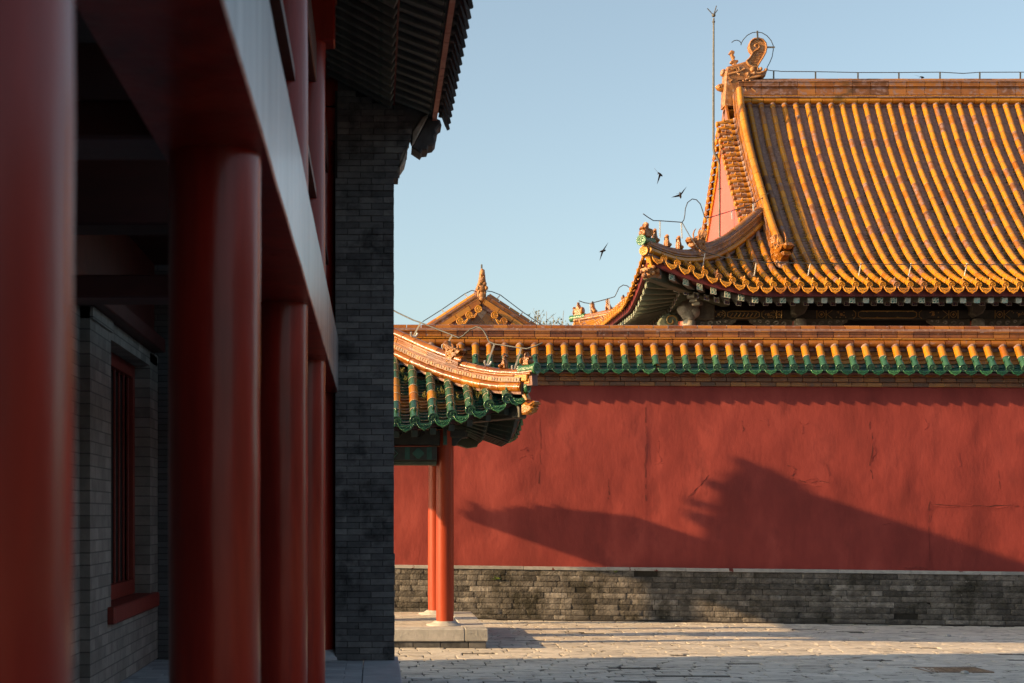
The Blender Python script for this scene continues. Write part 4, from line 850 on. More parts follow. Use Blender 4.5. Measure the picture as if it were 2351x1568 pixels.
for i in range(39):
    x = 6.16+SPH*1.02*i+.05
    if x > 18: break
    xi = 8.2+(x-8.2)*.35 if x < 8.2 else x
    ze = hz(x, HY)-.255; a = V((x, HY+.16, ze)); b = V((xi*.5+x*.5, HY+1.3, ze*.35+.65*6.55+.28)); b2 = V((xi, HY+2.4, 7.35))
    mb = MB(); T = (a-b).normalized(); S = V((1, 0, 0)) if x > 8.2 else T.cross(UZ).normalized()*-1; S = S if S.x > 0 else -S
    mb.bar(a, b, .125, .125, m=0, r=R.random(), ch=.004); rafter_end(mb, a+T*.004, V((1, 0, (hz(x+.1, HY)-hz(x-.1, HY))/.2)), UZ, T, .0625, 2 if (x > 9.0 and R.random() < .75) else 0)
    mb.build('flying_rafter', RM, hall)
    c = V((x*.62+xi*.38-.16, HY+.95, 6.60+(ze-6.55)*.62)); c2 = V((xi-.1, HY+2.4, 7.30)); T = (c-c2).normalized()
    mb = MB(); mb.bar(c, c2, .115, .115, m=0, r=R.random(), ch=.004); rafter_end(mb, c+T*.004, V((1, 0, (hz(x+.1, HY)-hz(x-.1, HY))/.2)), UZ, T, .0575, 1); mb.build('rafter', RM, hall)
for i in range(38):
    y = HY+.20+SPH*i
    if y > LB-.1: break
    yi = 33.2+(y-33.2)*.35 if y < 33.2 else (40.1+(y-40.1)*.35 if y > 40.1 else y)
    lf = elift(y); sl = (elift(y+.1)-elift(y-.1))/.2
    a = V((HX+.17, y, 6.545+lf)); b = V((HX+1.35, yi*.5+y*.5, 6.83+lf*.35)); T = (a-b).normalized()
    mb = MB(); mb.bar(a, b, .125, .125, m=0, r=R.random(), ch=.004); rafter_end(mb, a+T*.004, V((0, 1, sl)), UZ, T, .0625, 0); mb.build('flying_rafter', RL, hall)
    c = V((HX+1.0, y*.62+yi*.38+.12, 6.60+lf*.62)); c2 = V((HX+2.5, yi+.1, 7.32)); T = (c-c2).normalized()
    mb = MB(); mb.bar(c, c2, .115, .115, m=0, r=R.random(), ch=.004); rafter_end(mb, c+T*.004, V((0, 1, sl)), UZ, T, .0575, 1); mb.build('rafter', RL, hall)
mb = MB()                              # boards above the rafters
rw = []
for t, dz in ((.12, -.17), (1.1, .02), (2.5, .62)): rw.append([V((max(x, HX+t), HY+t, hz(x, HY)*(1-t/2.5)+6.82*(t/2.5)+dz)) for x in [HX+.1+.5*i for i in range(26)]])
mb.grid(rw, 0, .5, False); rw = []
for t, dz in ((.12, -.17), (1.1, .02), (2.5, .62)): rw.append([V((HX+t, min(max(y, HY+t), LB-t), (6.8+elift(y))*(1-t/2.5)+6.82*(t/2.5)+dz)) for y in [HY+.1+.5*i for i in range(23)]])
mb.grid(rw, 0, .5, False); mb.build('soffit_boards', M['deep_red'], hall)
mb = MB(); mb.bar(hipbase(.015)+V((0, 0, -.42)), V((8.15, 33.0, 6.80)), .22, .26, r=.4, ch=.015); mb.build('corner_beam', M['beam_olive'], hall)
mb = MB(); o = hipbase(.03)+V((0, 0, -.50))
mb.slab([(-.30, -.02), (-.30, .20), (-.1, .21), (0, .23), (.08, .17), (.14, .17), (.19, .19), (.20, .12), (.12, .09), (.15, .03), (.05, -.04), (-.1, -.02)], .11, o, hd, UZ, 0, .6, .03)
sdv = hd.cross(UZ)
for a, b, c, s_ in ((.10, .17, .09, .045), (.10, .17, -.09, .045), (.20, .12, .05, .035), (.20, .12, -.05, .035), (.17, .03, 0, .06), (-.02, .22, .11, .05), (-.02, .22, -.11, .05), (.02, .08, .13, .05), (.02, .08, -.13, .05), (-.12, .15, .13, .06), (-.12, .15, -.13, .06)): mb.blob(o+hd*a+UZ*b+sdv*c, s_, s_, s_, m=0, r=R.random(), n=8, k=5)
mb.build('corner_beam_beast', M['beast_worn'], hall)
mb = MB(); o = V((7.2, 32.05, 6.62))
for k in range(3): mb.obox(o+hd*(.06-.09*k)+UZ*(.13-.07*k), hd, hd.cross(UZ), UZ, .07, .11, .04, 0, .3+.2*k, .012)
mb.build('lower_beam_head', M['carved_dark'], hall)
# timber frame under the eave
COLX = (7.28, 9.87, 14.0, 18.1); FY = 33.2
mb = MB(); mb.pipe([V((7.28, FY+.02, 7.02)), V((18.4, FY+.02, 7.02))], .20, 20, 0, .4); mb.pipe([V((7.28, FY, 7.02)), V((7.28, 40, 7.02))], .20, 16, 0, .4)
for xa in [8.3+1.0*i for i in range(10)]: mb.pipe([V((xa+a, FY-.186, 6.97+b)) for a, b in ((0, -.06), (.12, .06), (.24, -.06))], .010, 4, 1, .5)
mb.build('purlin', [M['beam_paint'], M['gold']], hall)
mb = MB(); mb.box(7.3, 18.4, FY-.10, FY+.16, 6.40, 6.61, 0, .4, .01)
fy = FY-.104
def line(pts, w_=.011): mb.pipe([V((x, fy, z)) for x, z in pts], w_, 4, 1, R.random())
for xa, xb in ((7.62, 9.55), (10.15, 13.72), (14.3, 17.8)):
    c = (xa+xb)/2; L_ = xb-xa; hw = L_*.19
    for s in (-1, 1):
        line([(c+s*(hw-.08), 6.425), (c+s*hw, 6.46), (c+s*hw, 6.55), (c+s*(hw-.08), 6.585)]); line([(c+s*(hw+.12), 6.41), (c+s*(hw+.06), 6.46), (c+s*(hw+.06), 6.55), (c+s*(hw+.12), 6.60)], .008)
        line([(c+s*L_*.40, 6.41), (c+s*L_*.40, 6.60)]); line([(c+s*L_*.46, 6.41), (c+s*L_*.46, 6.60)]); line([(c+s*L_*.36, 6.41), (c+s*L_*.395, 6.505), (c+s*L_*.36, 6.60)], .007)
        mb.slab([(.032*math.cos(t), .032*math.sin(t)) for t in [i*math.pi/5 for i in range(10)]], .004, V((c+s*L_*.30, fy, 6.505)), UX, UZ, 1, .4)
        for _ in range(12): mb.slab([(0, 0), (.03, .008), (.012, .03)], .003, V((c+s*L_*R.uniform(.23, .36), fy, R.uniform(6.42, 6.58))), UX, UZ, 1, R.random())
        mb.pipe([V((c+s*L_*.43+.07*math.cos(t)*(1+.1*math.cos(4*t)), fy, 6.505+.07*math.sin(t))) for t in [i*math.pi/8 for i in range(17)]], .007, 4, 1, .6)
        mb.slab([(.035, 0), (0, .035), (-.035, 0), (0, -.035)], .004, V((c+s*L_*.43, fy, 6.505)), UX, UZ, 1, .2)
    line([(c-hw+.08, 6.425), (c+hw-.08, 6.425)]); line([(c-hw+.08, 6.585), (c+hw-.08, 6.585)])
    if xa < 8:                        # gilt scrollwork inside the first cartouche
        for k in range(7):
            x = c-hw+.09+k*(2*hw-.18)/6; line([(x-.03, 6.45), (x, 6.49), (x+.03, 6.53), (x, 6.56), (x-.03, 6.53), (x, 6.50)], .011)
    else:
        for k in range(5):
            x = c-hw+.2+k*(2*hw-.4)/4; mb.slab([(.028*math.cos(t), .018*math.sin(t)) for t in [i*math.pi/4 for i in range(8)]], .004, V((x, fy, 6.435 if k % 2 else 6.575)), UX, UZ, 1, .3)
mb.build('painted_beam', [M['beam_paint'], M['gold']], hall)
mb = MB(); mb.box(7.3, 18.4, FY+.3, FY+.5, 6.1, 7.4, 0, .5); mb.box(7.3, 18.4, FY+.5, FY+6.2, 7.35, 7.5, 0, .5); mb.box(7.35, 7.6, FY+.3, 40, 5.6, 7.4, 0, .5); mb.build('unlit_gap_backing', M['black'], hall)  # black boxes put the darkness of the unlit space behind the beam into colour
mb = MB(); mb.box(7.6, 18.4, 34.6, 40, 0, 7.3, 0, .5); mb.build('hall_body', M['gallery_dim'], hall)
for ci, cx in enumerate(COLX):
    mb = MB(); mb.lathe((cx, FY+.03, -.2), [(.2, 0), (.2, 6.55)], 24, r=.5); col = mb.build('column', M['vermilion'], hall)
    mb = MB()
    if ci == 0:                        # clustered corner capital
        for a, b, s in ((.0, 6.66, .245), (-.10, 6.60, .17), (.0, 6.50, .19), (.10, 6.54, .17), (.02, 6.42, .14)): mb.blob((cx+a, FY-.22, b), s, .16, s*.92, m=0, r=R.random(), n=12, k=8)
        mb.obox(V((cx+.02, FY-.18, 6.85)), UX, V((0, 1, 0)), UZ, .22, .16, .035, 0, .7, .012); mb.obox(V((cx+.02, FY-.18, 6.94)), UX, V((0, 1, 0)), UZ, .13, .12, .06, 0, .3, .012)
        mb.slab([(.1, 6.40), (.1, 6.86), (.62, 6.86), (.62, 6.38), (.4, 6.36)], .10, V((cx, FY-.10, 0)), UX, UZ, 1, .3, .03)
        mb.lathe((cx+.02, FY-.2, 6.16), [(.13, 0), (.15, .04), (.15, .17), (.12, .2)], 14, r=.8)
    else:
        mb.slab([(-.19, 6.80), (.17, 6.80), (.15, 6.62), (.08, 6.50), (-.10, 6.42), (-.19, 6.50)], .14, V((cx, FY-.17, 0)), UX, UZ, 1, .5, .04); mb.lathe((cx, FY-.2, 6.17), [(.14, 0), (.15, .04), (.14, .19), (.1, .22)], 14, m=0, r=.4)
    mb.build('carved_capital', [M['carved'], M['carved_dark']], hall)
    for s in (-1, 1):
        if ci == 0 and s < 0: continue
        mb = MB(); L_ = 1.15 if s > 0 else 1.15
        mb.slab([(s*x, z) for x, z in ((.14, 6.14), (.14, 6.395), (L_, 6.395), (L_-.02, 6.33), (L_-.12, 6.27), (L_-.2, 6.22), (.6, 6.17))], .05, V((cx, FY-.06, 0)), UX, UZ, 1, .4, .012)
        for x, z, q in ((.34, 6.28, .06), (.52, 6.30, .065), (.72, 6.31, .06), (.9, 6.335, .045), (1.03, 6.345, .03)):
            mb.pipe([V((cx+s*(x+q*.9*math.cos(t)*(1-t*.12)), FY-.115, z+q*.9*math.sin(t)*(1-t*.12))) for t in [i*.7 for i in range(9)]], q*.34, 5, 0, R.random())
        mb.build('carved_spandrel', [M['carved'], M['carved_dark']], hall)
mb = MB()                              # green cloud bracket on the side of the corner
mb.slab([(-.62, 6.16), (-.66, 6.34), (-.56, 6.50), (-.40, 6.56), (-.2, 6.50), (-.12, 6.36), (-.1, 6.14), (-.5, 6.12)], .10, V((7.28, FY+.10, 0)), UX, UZ, 0, .5, .03)
mb.pipe([V((7.28-.36+.15*math.cos(t)*(1-t*.11), FY-.01, 6.37+.15*math.sin(t)*(1-t*.11))) for t in [i*.5 for i in range(15)]], .018, 5, 1, .3); mb.pipe([V((7.28-.3+.07*math.cos(t), FY-.01, 6.2+.07*math.sin(t))) for t in [i*.6 for i in range(8)]], .015, 5, 1, .3)
mb.build('cloud_bracket', [M['rafter_green'], M['gold']], hall)
# conductors and mast on the hall
mast = thing('lightning_mast', P(1652, 512, 35.6), 'tall thin steel lightning mast with a forked tip beside the gable', 'mast')
mb = MB(); mb.pipe([P(1652, 560, 35.6), P(1652, 378, 35.6), P(1649, 366, 35.6), P(1641, 354, 35.6), P(1638, 342, 35.6), P(1638, 200, 35.6), P(1638.5, 42, 35.6)], [.030, .030, .030, .030, .030, .028, .022], 8, r=.6)
mb.blob(P(1638.5, 35, 35.6), .05, .05, .05, m=0, r=.4, n=8, k=5); mb.blob(P(1638.5, 50, 35.6), .04, .04, .03, m=0, r=.4, n=8, k=5); mb.blob(P(1652, 433, 35.6), .05, .05, .03, m=0, r=.3, n=8, k=5)
mb.build('pole', M['iron'], mast)
for q in ((1624, 19), (1645, 13), (1647.5, 22)):
    mb = MB(); mb.pipe([P(1638.5, 35, 35.6), P(*q, 35.6)], .012, 5); mb.build('fork_tine', M['iron'], mast)
rc = thing('lightning_conductor', P(1900, 170, HR), 'thin conductor wire on upright pins along the top of the main yellow ridge', 'wire', 'lightning conductors on the roofs')
z4 = lambda a, b: P((3000+a*.4662)*.574, (b*.4662)*.574, HR+.05)
zd = lambda a, b: P(*zz(a, b), HR+.05)
mb = MB(); mb.pipe([zd(865, 343), zd(915, 305), zd(970, 296), zd(1025, 318), zd(1050, 360), zd(1048, 392), zd(1056, 350), zd(1090, 290), zd(1170, 200), zd(1270, 148), zd(1370, 136), zd(1460, 150), zd(1560, 210), zd(1640, 305), zd(1680, 400), zd(1682, 480), zd(1660, 620), zd(1610, 740), zd(1560, 830), zd(1570, 880), zd(1640, 893), zd(1790, 900)]+[z4(260, 612), z4(560, 614), z4(925, 621), z4(1275, 621), z4(1630, 618), z4(1830, 629), z4(1970, 619), z4(2320, 618), z4(2700, 622)], .011, 5); mb.build('wire', M['wire'], rc)
for a, b, d in ((203, 605, 685), (562, 613, 692), (926, 620, 697), (1277, 619, 697), (1630, 617, 697), (1971, 618, 700), (2319, 617, 697)):
    mb = MB(); mb.bar(z4(a, b), z4(a, d+10), .035, .02, up=V((0, 1, 0)), r=.3); mb.build('pin', M['iron'], rc)
for a, b, c, d in ((1347, 140, 1352, 320), (1535, 460, 1685, 465)):
    mb = MB(); mb.bar(zd(a, b)-V((0, .1, 0)), zd(c, d)-V((0, .12, 0)), .04, .02, up=V((0, 1, 0)), r=.3); mb.build('pin', M['iron'], rc)
# hip conductor
z6 = lambda a, b: ((2400+a*.4464)*.574, (700+b*.4464)*.574)
def oh(a, b, Y=None):
    u, v = z6(a, b)
    if Y is None:
        k = .82; Y = min(34.2, max(30.8, (HY-k*HX)/(1-k*(u-860)/F)))
    return P(u, v, Y)
hc = thing('lightning_conductor', oh(640, 420), 'dark looping conductor wire above the row of figures on the big near hip', 'wire', 'lightning conductors on the roofs')
mb = MB(); mb.pipe([oh(*q) for q in ((387, 347), (430, 378), (478, 408), (540, 410), (690, 420), (735, 424), (752, 400), (760, 360), (765, 300), (785, 245), (825, 214), (865, 222), (900, 260), (920, 320), (935, 370), (950, 387), (985, 380), (1080, 350), (1180, 320), (1290, 288), (1400, 240), (1475, 190), (1510, 160))], .011, 5); mb.build('wire', M['wire'], hc)
mb = MB(); mb.pipe([oh(735, 424), oh(800, 540, 31.6), oh(880, 655, 31.3), oh(960, 695, 31.25), oh(1100, 735, 31.2), oh(1400, 780, 31.2), oh(1700, 788, 31.2), oh(2016, 792, 31.2), oh(2700, 800, 31.2), oh(3400, 803, 31.2), oh(3900, 805, 31.2)], .010, 5); mb.build('eave_wire', M['wire'], hc)
for a, b, c, d in ((537, 410, 537, 550), (728, 424, 735, 560), (965, 385, 968, 445), (1180, 320, 1185, 385), (1372, 255, 1375, 325)):
    mb = MB(); mb.bar(oh(a, b), oh(c, d+8), .03, .02, up=V((0, 1, 0)), r=.6); mb.build('clip', M['galv'], hc)
for a in (940, 1400, 1885, 2340, 2790, 3290):
    mb = MB(); p = oh(a, 788 if a > 1300 else (700 if a < 1000 else 760), 31.2); mb.pipe([p, p+V((-.02, .1, -.26))], .014, 5); mb.build('clip', M['galv'], hc)
# rear hip of the same hall: figures above the far corner
def rb(t): return V((HX+.15+3.3*t, LB-2.7*t, 6.66+hlift(3.3*t*.8)+1.35*t))
mb = MB(); rp = [rb(t) for t in (-.02, .1, .25, .4, .6, .8, 1)]
ridge(mb, rp, [(.0, .16, .12, .4, 0, 'roll'), (.18, .28, .10, .4, 3, 'roll'), (.29, .38, .085, .28, 3, 'cap')], (-.05, .32, .09)); mb.build('hip_ridge', [M['glaze'], M['mortar'], M['glaze'], M['glaze_old']], hall)
rd_ = V((-1, .8, 0)).normalized()
for t, poly, nm, h in ((.0, RIDER, 'ridge_rider', .4), (.12, SITTER, 'ridge_fox', .36), (.24, SITTER, 'ridge_hound', .36), (.36, SITTER, 'ridge_lion', .36), (.56, DRAGON, 'hip_dragon', .7)): figure(nm, poly, rb(t)+V((0, 0, .36)), rd_, h, .07, M['beast'], hall)
mb = MB(); mb.pipe([rb(-.06)+V((0, 0, .31)), rb(.06)+V((0, 0, .31))], .10, 12, 0, .7); mb.build('hip_end_tile', M['emboss_green'], hall)
z7 = lambda a, b, Y=41.0: P((1700+a*.4253)*.574, (1050+b*.4253)*.574, Y)
rcw = thing('lightning_conductor', z7(1650, 360), 'thin curved conductor wire over the far, rear hip corner left of the big roof', 'wire', 'lightning conductors on the roofs')
mb = MB(); mb.pipe([z7(*q) for q in ((1447, 360), (1500, 378), (1550, 385), (1640, 362), (1730, 338), (1785, 320), (1800, 290), (1825, 235), (1865, 211), (1900, 218), (1940, 250), (1960, 268))], .013, 5); mb.build('wire', M['wire'], rcw)
for a, b, d in ((1552, 385, 480), (1728, 338, 440)):
    mb = MB(); mb.bar(z7(a, b), z7(a+8, d), .035, .02, up=V((0, 1, 0)), r=.6); mb.build('clip', M['galv'], rcw)
# ------------------------------------------------------------------ small hall behind the wall, gable end on
SY = 34.0
sh = thing('small_hall', P(1105, 1180, SY+2), 'small yellow-tiled hall whose gable end peeks over the wall beside the pier', 'hall')
z4g = lambda a, b, Y=SY: P((1500+a*.574)*.574, (1000+b*.574)*.574, Y)
for s in (-1, 1):
    mb = MB(); a = P(1105+s*2, 697, SY); d = V((s*math.cos(rad(33.2)), 0, -math.sin(rad(33.2)))); path = [a+d*3.2, a] if s < 0 else [a, a+d*3.2]
    ridge(mb, path, [(-.02, .10, .16, .40, 2, 'box'), (.11, .20, .13, .42, 3, 'rib'), (.215, .30, .10, .30, 0, 'cap')], (-.1, .24, .10)); mb.build('rake_ridge', [M['glaze'], M['mortar'], M['glaze'], M['glaze_old']], sh)
    mb = MB(); n = (V((0, 0, 1))-d*d.z).normalized()
    for k in range(9):
        c = a+d*(.14+.262*k)-n*.10; 
        if k == 0 and s > 0: continue
        mb.pipe([V((c.x, SY-.20, c.z)), V((c.x, SY, c.z))], .075, 10, 0, R.random()); disc(mb, V((c.x, SY-.21, c.z)), V((0, -1, 0)), .085, 0, 0, R.random())
        c2 = c+d*.13-n*.03; drip(mb, V((c2.x, SY-.19, c2.z)), d, V((0, -1, 0)), .17, .12, .03)
    mb.build('rake_tiles', M['emboss'], sh)
mb = MB(); ap = P(1105, 700, SY-.02)
q = [ap, ap+V((-2.6, 0, -1.70)), ap+V((-2.6, 0, -4.5)), ap+V((2.6, 0, -4.5)), ap+V((2.6, 0, -1.70))]
mb.grid([q, [p+V((0, .25, 0)) for p in q]], 0, .5, False, True)
cs = .27                               # diamond-set glazed tiles
for i in range(-4, 5):
    for j in range(0, 7):
        c = P(1105, 752, SY)+V((i*cs*1.0+(cs*.5 if j % 2 else 0), -.02, (1.5-j)*cs*.62+.12))
        if c.z+.18 < ap.z-abs(c.x-ap.x)*.66: mb.slab([(0, cs*.6), (cs*.49, 0), (0, -cs*.6), (-cs*.49, 0)], .02, c, V((1, 0, 0)), V((0, 0, 1)), 0, R.random(), .008)
mb.build('gable_tiles', M['glaze_dark'], sh)
mb = MB()
for s in (-1, 1):
    a = P(1105, 690, SY)
    mb.grid([[a+V((s*x, y, -x*.655-.02)) for x in (0, 1.2, 2.7)] for y in (.05, 4)], 0, .5, False)
mb.build('roof_slopes', M['glaze_old'], sh)
mb = MB(); ridge(mb, [P(1105, 680, SY+.2), P(1105, 680, SY+.2)+V((0, 3.8, 0))], [(-.05, .2, .12, .4, 0, 'rib'), (.21, .3, .09, .3, 0, 'cap')]); mb.build('main_ridge', [M['glaze_old'], M['mortar']], sh)
mb = MB(); g = lambda pts: [((z4g(a, b)).x, (z4g(a, b)).z) for a, b in pts]
mb.slab(g([(716, 376), (716, 300), (704, 278), (712, 240), (722, 215), (728, 180), (732, 142), (744, 132), (762, 142), (768, 200), (773, 240), (778, 272), (766, 296), (770, 376)]), .16, V((0, SY+.05, 0)), V((1, 0, 0)), V((0, 0, 1)), 0, .4, .03)
for a, b, r_ in ((742, 275, .10), (742, 320, .09), (745, 215, .08), (728, 240, .05), (762, 240, .05), (715, 270, .05), (772, 270, .05), (746, 165, .06), (742, 345, .07)):
    c = z4g(a, b); mb.blob((c.x, SY-.11, c.z), r_, .05, r_*1.1, m=0, r=R.random(), n=9, k=6)
mb.pipe([z4g(720, 376, SY-.1), z4g(720, 300, SY-.12), z4g(734, 240, SY-.12), z4g(738, 180, SY-.1)], .022, 5, 0, .9); mb.pipe([z4g(766, 376, SY-.1), z4g(766, 300, SY-.12), z4g(752, 240, SY-.12), z4g(756, 180, SY-.1)], .022, 5, 0, .9)
mb.build('ridge_dragon', M['beast_worn'], sh)
sc_ = thing('lightning_conductor', z4g(500, 430), 'thin conductor wire on slanting pins down both slopes of the small gabled roof', 'wire', 'lightning conductors on the roofs')
mb = MB(); mb.pipe([z4g(743, 150), z4g(743, 100)], .02, 6); mb.build('rod', M['wire'], sc_)
for pts in ([(330, 500), (465, 415), (625, 305), (675, 281), (710, 290)], [(778, 285), (815, 290), (872, 312), (1030, 432), (1170, 527), (1260, 600)]):
    mb = MB(); mb.pipe([z4g(a, b) for a, b in pts], .011, 5); mb.build('wire', M['wire'], sc_)
for a, b, c, d in ((465, 415, 502, 460), (625, 305, 660, 348), (872, 312, 842, 352), (1030, 432, 998, 474)):
    mb = MB(); mb.bar(z4g(a, b), z4g(c, d), .03, .02, up=V((0, 1, 0)), r=.5); mb.build('pin', M['galv'], sc_)
# bare spring tree far beyond
tr = thing('bare_tree', P(1255, 1185, 60), 'bare pale tree with sparse spring buds, just visible above the wall beyond the small hall', 'tree')
mb = MB(); o = P(1255, 1215, 60); tops = []
mb.pipe([o, o+V((.05, 0, 3)), o+V((0, .1, 5.2))], [.16, .12, .09], 8, r=.5)
for k in range(190):
    a = R.uniform(0, 6.28); b = o+V((0, 0, R.uniform(3.9, 5.2))); rr = R.uniform(.2, 1.6); t = b+V((math.cos(a)*rr*1.1, math.sin(a)*rr, R.uniform(3.0, 4.5)-rr*.55)); mid = b.lerp(t, .5)+V((math.cos(a)*.2, math.sin(a)*.2, -.1))
    mb.pipe([b, mid, t], [.04, .022, .008], 4, r=R.random(), cap=False)
    for _ in range(7):
        p = mid.lerp(t, R.uniform(-.3, 1)); q = p+V((R.uniform(-.4, .4), R.uniform(-.3, .3), R.uniform(.2, .7))); mb.pipe([p, q], [.010, .004], 3, r=R.random(), cap=False); tops.append((p, q))
mb.build('trunk', M['twig'], tr)
mb = MB()
for p, q in tops:
    for _ in range(9):
        c = p.lerp(q, R.uniform(.2, 1.05)); d = V((R.uniform(-1, 1), R.uniform(-1, 1), R.uniform(-.3, 1))).normalized()*R.uniform(.04, .10); e = d.cross(V((R.uniform(-1, 1), R.uniform(-1, 1), 1))).normalized()*d.length*.4
        mb.face([c, c+d*.5+e, c+d, c+d*.5-e], 0, R.random())
mb.build('crown', M['bud'], tr)
# swallows
def bird(pos, body, tail, wings, label, s):
    b = thing('swallow', pos, label, 'bird', 'swallows flying in the sky'); o = V(pos); f = V((body[0], .35, body[1])).normalized()
    mb = MB(); mb.pipe([o-f*.09*s, o-f*.055*s, o, o+f*.05*s, o+f*.075*s, o+f*.095*s], [.010*s, .022*s, .03*s, .027*s, .018*s, .004*s], 8, r=.4)
    for t in tail: tt = V((t[0], .1, t[1])); mb.face([o-f*.06*s+V((.008*s, 0, 0)), o+tt*s, o-f*.06*s-V((.008*s, 0, 0)), o-f*.05*s], 0, .2)
    mb.build('body', M['bird'], b)
    for w_ in wings:
        tip = V((w_[0], w_[2], w_[1]))*s; n = V((-f.x, -f.y, -f.z)); mid = tip*.45+f*.022*s; mb = MB()
        top = [o+f*.035*s, o+mid, o+tip]; bot = [o-f*.035*s, o+mid-f*.045*s, o+tip-f*.004*s]; th = V((0, .006*s, 0))
        mb.grid([[p-th for p in top], [p-th for p in bot], [p+th for p in bot], [p+th for p in top]], 0, .6, False, False); mb.grid([[p+th for p in top], [p-th for p in top]], 0, .6, False)
        mb.build('wing', M['bird'], b)
BY = 29.
bird(P(1515.5, 400, BY), (.7, -.45), [(-.075, .06), (-.07, .0)], [(-.145, .19, .1), (-.08, -.27, 0)], 'swallow banking with one wing straight down, highest of the small flock left of the roof', .75)
bird(P(1562, 448, BY), (.2, -.8), [(-.02, .12), (-.11, .06)], [(-.24, -.06, 0), (.18, .24, .05)], 'swallow with wings spread and forked tail up, nearest the edge of the big roof', .75)
bird(P(1384, 576, BY), (.9, .3), [(-.12, .03), (-.11, -.03)], [(.15, .23, .05), (-.08, -.25, 0)], 'swallow gliding tilted, lowest and leftmost of the flock', .78)
bird(P(2117, 177, 37.5), (1, -.1), [(-.10, .01), (-.10, -.03)], [(-.22, .10, .1), (.03, -.09, .1)], 'swallow skimming just above the long yellow ridge', .75)
# small things at the foot of the wall
ca = []
for i in range(60):
    x = -.2+13*i/59; ca.append(W(x, -.12-.05*math.sin(x*1.1)-.03*math.sin(x*2.7+1), .012+.014*max(0, math.sin(x*1.9))+.012*max(0, noise.noise(V((x*2, 0, 4))))))
mb = MB(); mb.pipe(ca, .016, 6, r=.4); tag(mb.build('cable', M['rubber']), 'dark cable lying on the paving along the foot of the brick wall base', 'cable')
gr = thing('drain_grate', (6.99, 17.2, gz(7)), 'rusty rectangular drain grate set in the grey paving', 'grate')
z = gz(7)+.004; mb = MB()
for y0, y1 in ((16.93, 16.97), (17.43, 17.47)): mb.box(6.60, 7.38, y0, y1, z-.03, z+.010, 0, .5, .003)
for x0, x1 in ((6.60, 6.64), (7.34, 7.38)): mb.box(x0, x1, 16.97, 17.43, z-.03, z+.009, 0, .5, .003)
mb.build('frame', M['rust'], gr)
mb = MB()
for k in range(15):
    x = 6.68+.045*k; mb.bar(V((x, 16.98, z)), V((x+.05 if x < 7.28 else x, 17.42, z)), .018, .018, r=R.random())
mb.face([V((6.62, 16.95, z-.02)), V((7.36, 16.95, z-.02)), V((7.36, 17.45, z-.02)), V((6.62, 17.45, z-.02))], 0, 0); mb.build('bars', M['rust'], gr)
def weed(u, v, y, s, n, label):
    Xw = (u-860)*25/F-1; Zw = EYE-(v-1185)*25/F; o = W(Xw, y, Zw); mb = MB()
    for k in range(n):
        d = V((R.uniform(-1, 1), R.uniform(-.9, -.1), R.uniform(.2, 1.2))).normalized()*s*R.uniform(.6, 1); m_ = o+d*.55; e = d.cross(V((.3, 1, .2))).normalized()*s*.16
        mb.pipe([o, m_], .004, 4, 0, .2); mb.face([m_, m_+d*.3+e, m_+d*.7, m_+d*.3-e], 0, R.random()); mb.face([o+d*.3, o+d*.45+e*.8, o+d*.7+e*1.6, o+d*.4+e*1.5], 0, R.random())
    tag(mb.build('weed', M['leaf']), label, 'weed')
weed(2316, 1436, -.06, .13, 14, 'bright green weed at the foot of the shaded brick base, far right')
weed(1140, 1330, -.04, .09, 7, 'small green weed growing from a brick joint just right of the red pavilion column')
weed(1412, 1310, -.05, .06, 6, 'tiny green sprig just under the pale stone ledge')
weed(1172, 1432, -.07, .07, 9, 'low green tuft where the brick base meets the paving near the pavilion plinth')
for (u, v, s, lb) in ((2214, 1537, .055, 'small grey stone lying on the paving near the drain grate'),(2175, 1451, .05, 'grey pebble on the paving close to the shaded brick base')):
    Y = EYE*F/(v-1185); mb = MB(); c = V(((u-860)*Y/F, Y, 0)); c.z = gz(c.x)+s*.35
    mb.blob(c, s, s*.8, s*.5, r=.4, n=9, k=6); mb.v = [tuple(V(p)+V((noise.noise(V(p)*9), noise.noise(V(p)*9+V((3, 3, 3))), 0))*s*.5) for p in mb.v]; tag(mb.build('loose_stone', M['stone']), lb, 'stone')
# ------------------------------------------------------------------ near gallery on the left
gal = thing('gallery_building', (-2.5, 8, 0), 'dark red columned gallery with grey brick end pier and tiled eave, close on the left', 'building')
CX = -.60; CZ = (2.0, 5.34, 9.1, 12.4, 15.72); PF = .24
for i, cy in enumerate(CZ+(-1.6,)):
    mb = MB(); n = 70
    prof = [(.171+.0005*math.sin(k*1.3), PF+.10+(5.95-PF-.1)*k/n) for k in range(n+1)]
    mb.lathe((CX, cy, 0), [(r_, h) for r_, h in prof], 48, r=.5, wob=lambda p: noise.noise(V((p.x*3, p.y*3, p.z*.9)))*.0045+noise.noise(V((p.x*8, p.y*8, p.z*1.6)))*.0022+noise.noise(V((p.x*14, p.y*14, p.z*3.5)))*.0007)
    c = mb.build('column', M['gallery_red'], gal)
    mb = MB(); mb.lathe((CX, cy, PF), [(.30, 0), (.30, .03), (.27, .06), (.225, .085), (.20, .105), (.05, .107)], 36, r=.5); mb.build('base_stone', M['stone_dim'], c)
def soft_beam(mb, x0, x1, y0, y1, z0, z1, rr=.03, n=60, amp=.004):
    rows = []; pr = [(x0+rr, z0), (x1-rr, z0), (x1-rr*.3, z0+rr*.3), (x1, z0+rr), (x1, (z0+z1)/2), (x1, z1-rr), (x1-rr, z1), (x0+rr, z1), (x0, z1-rr), (x0, z0+rr)]
    for i in range(n+1):
        y = y0+(y1-y0)*i/n; rows.append([V((x+noise.noise(V((y*.9, z*2, x)))*amp, y, z+noise.noise(V((y*.8, 3, z)))*amp)) for x, z in pr])
    mb.grid(rows, 0, .5, True, True); mb.face(rows[0], 0, .5); mb.face(rows[-1], 0, .5)
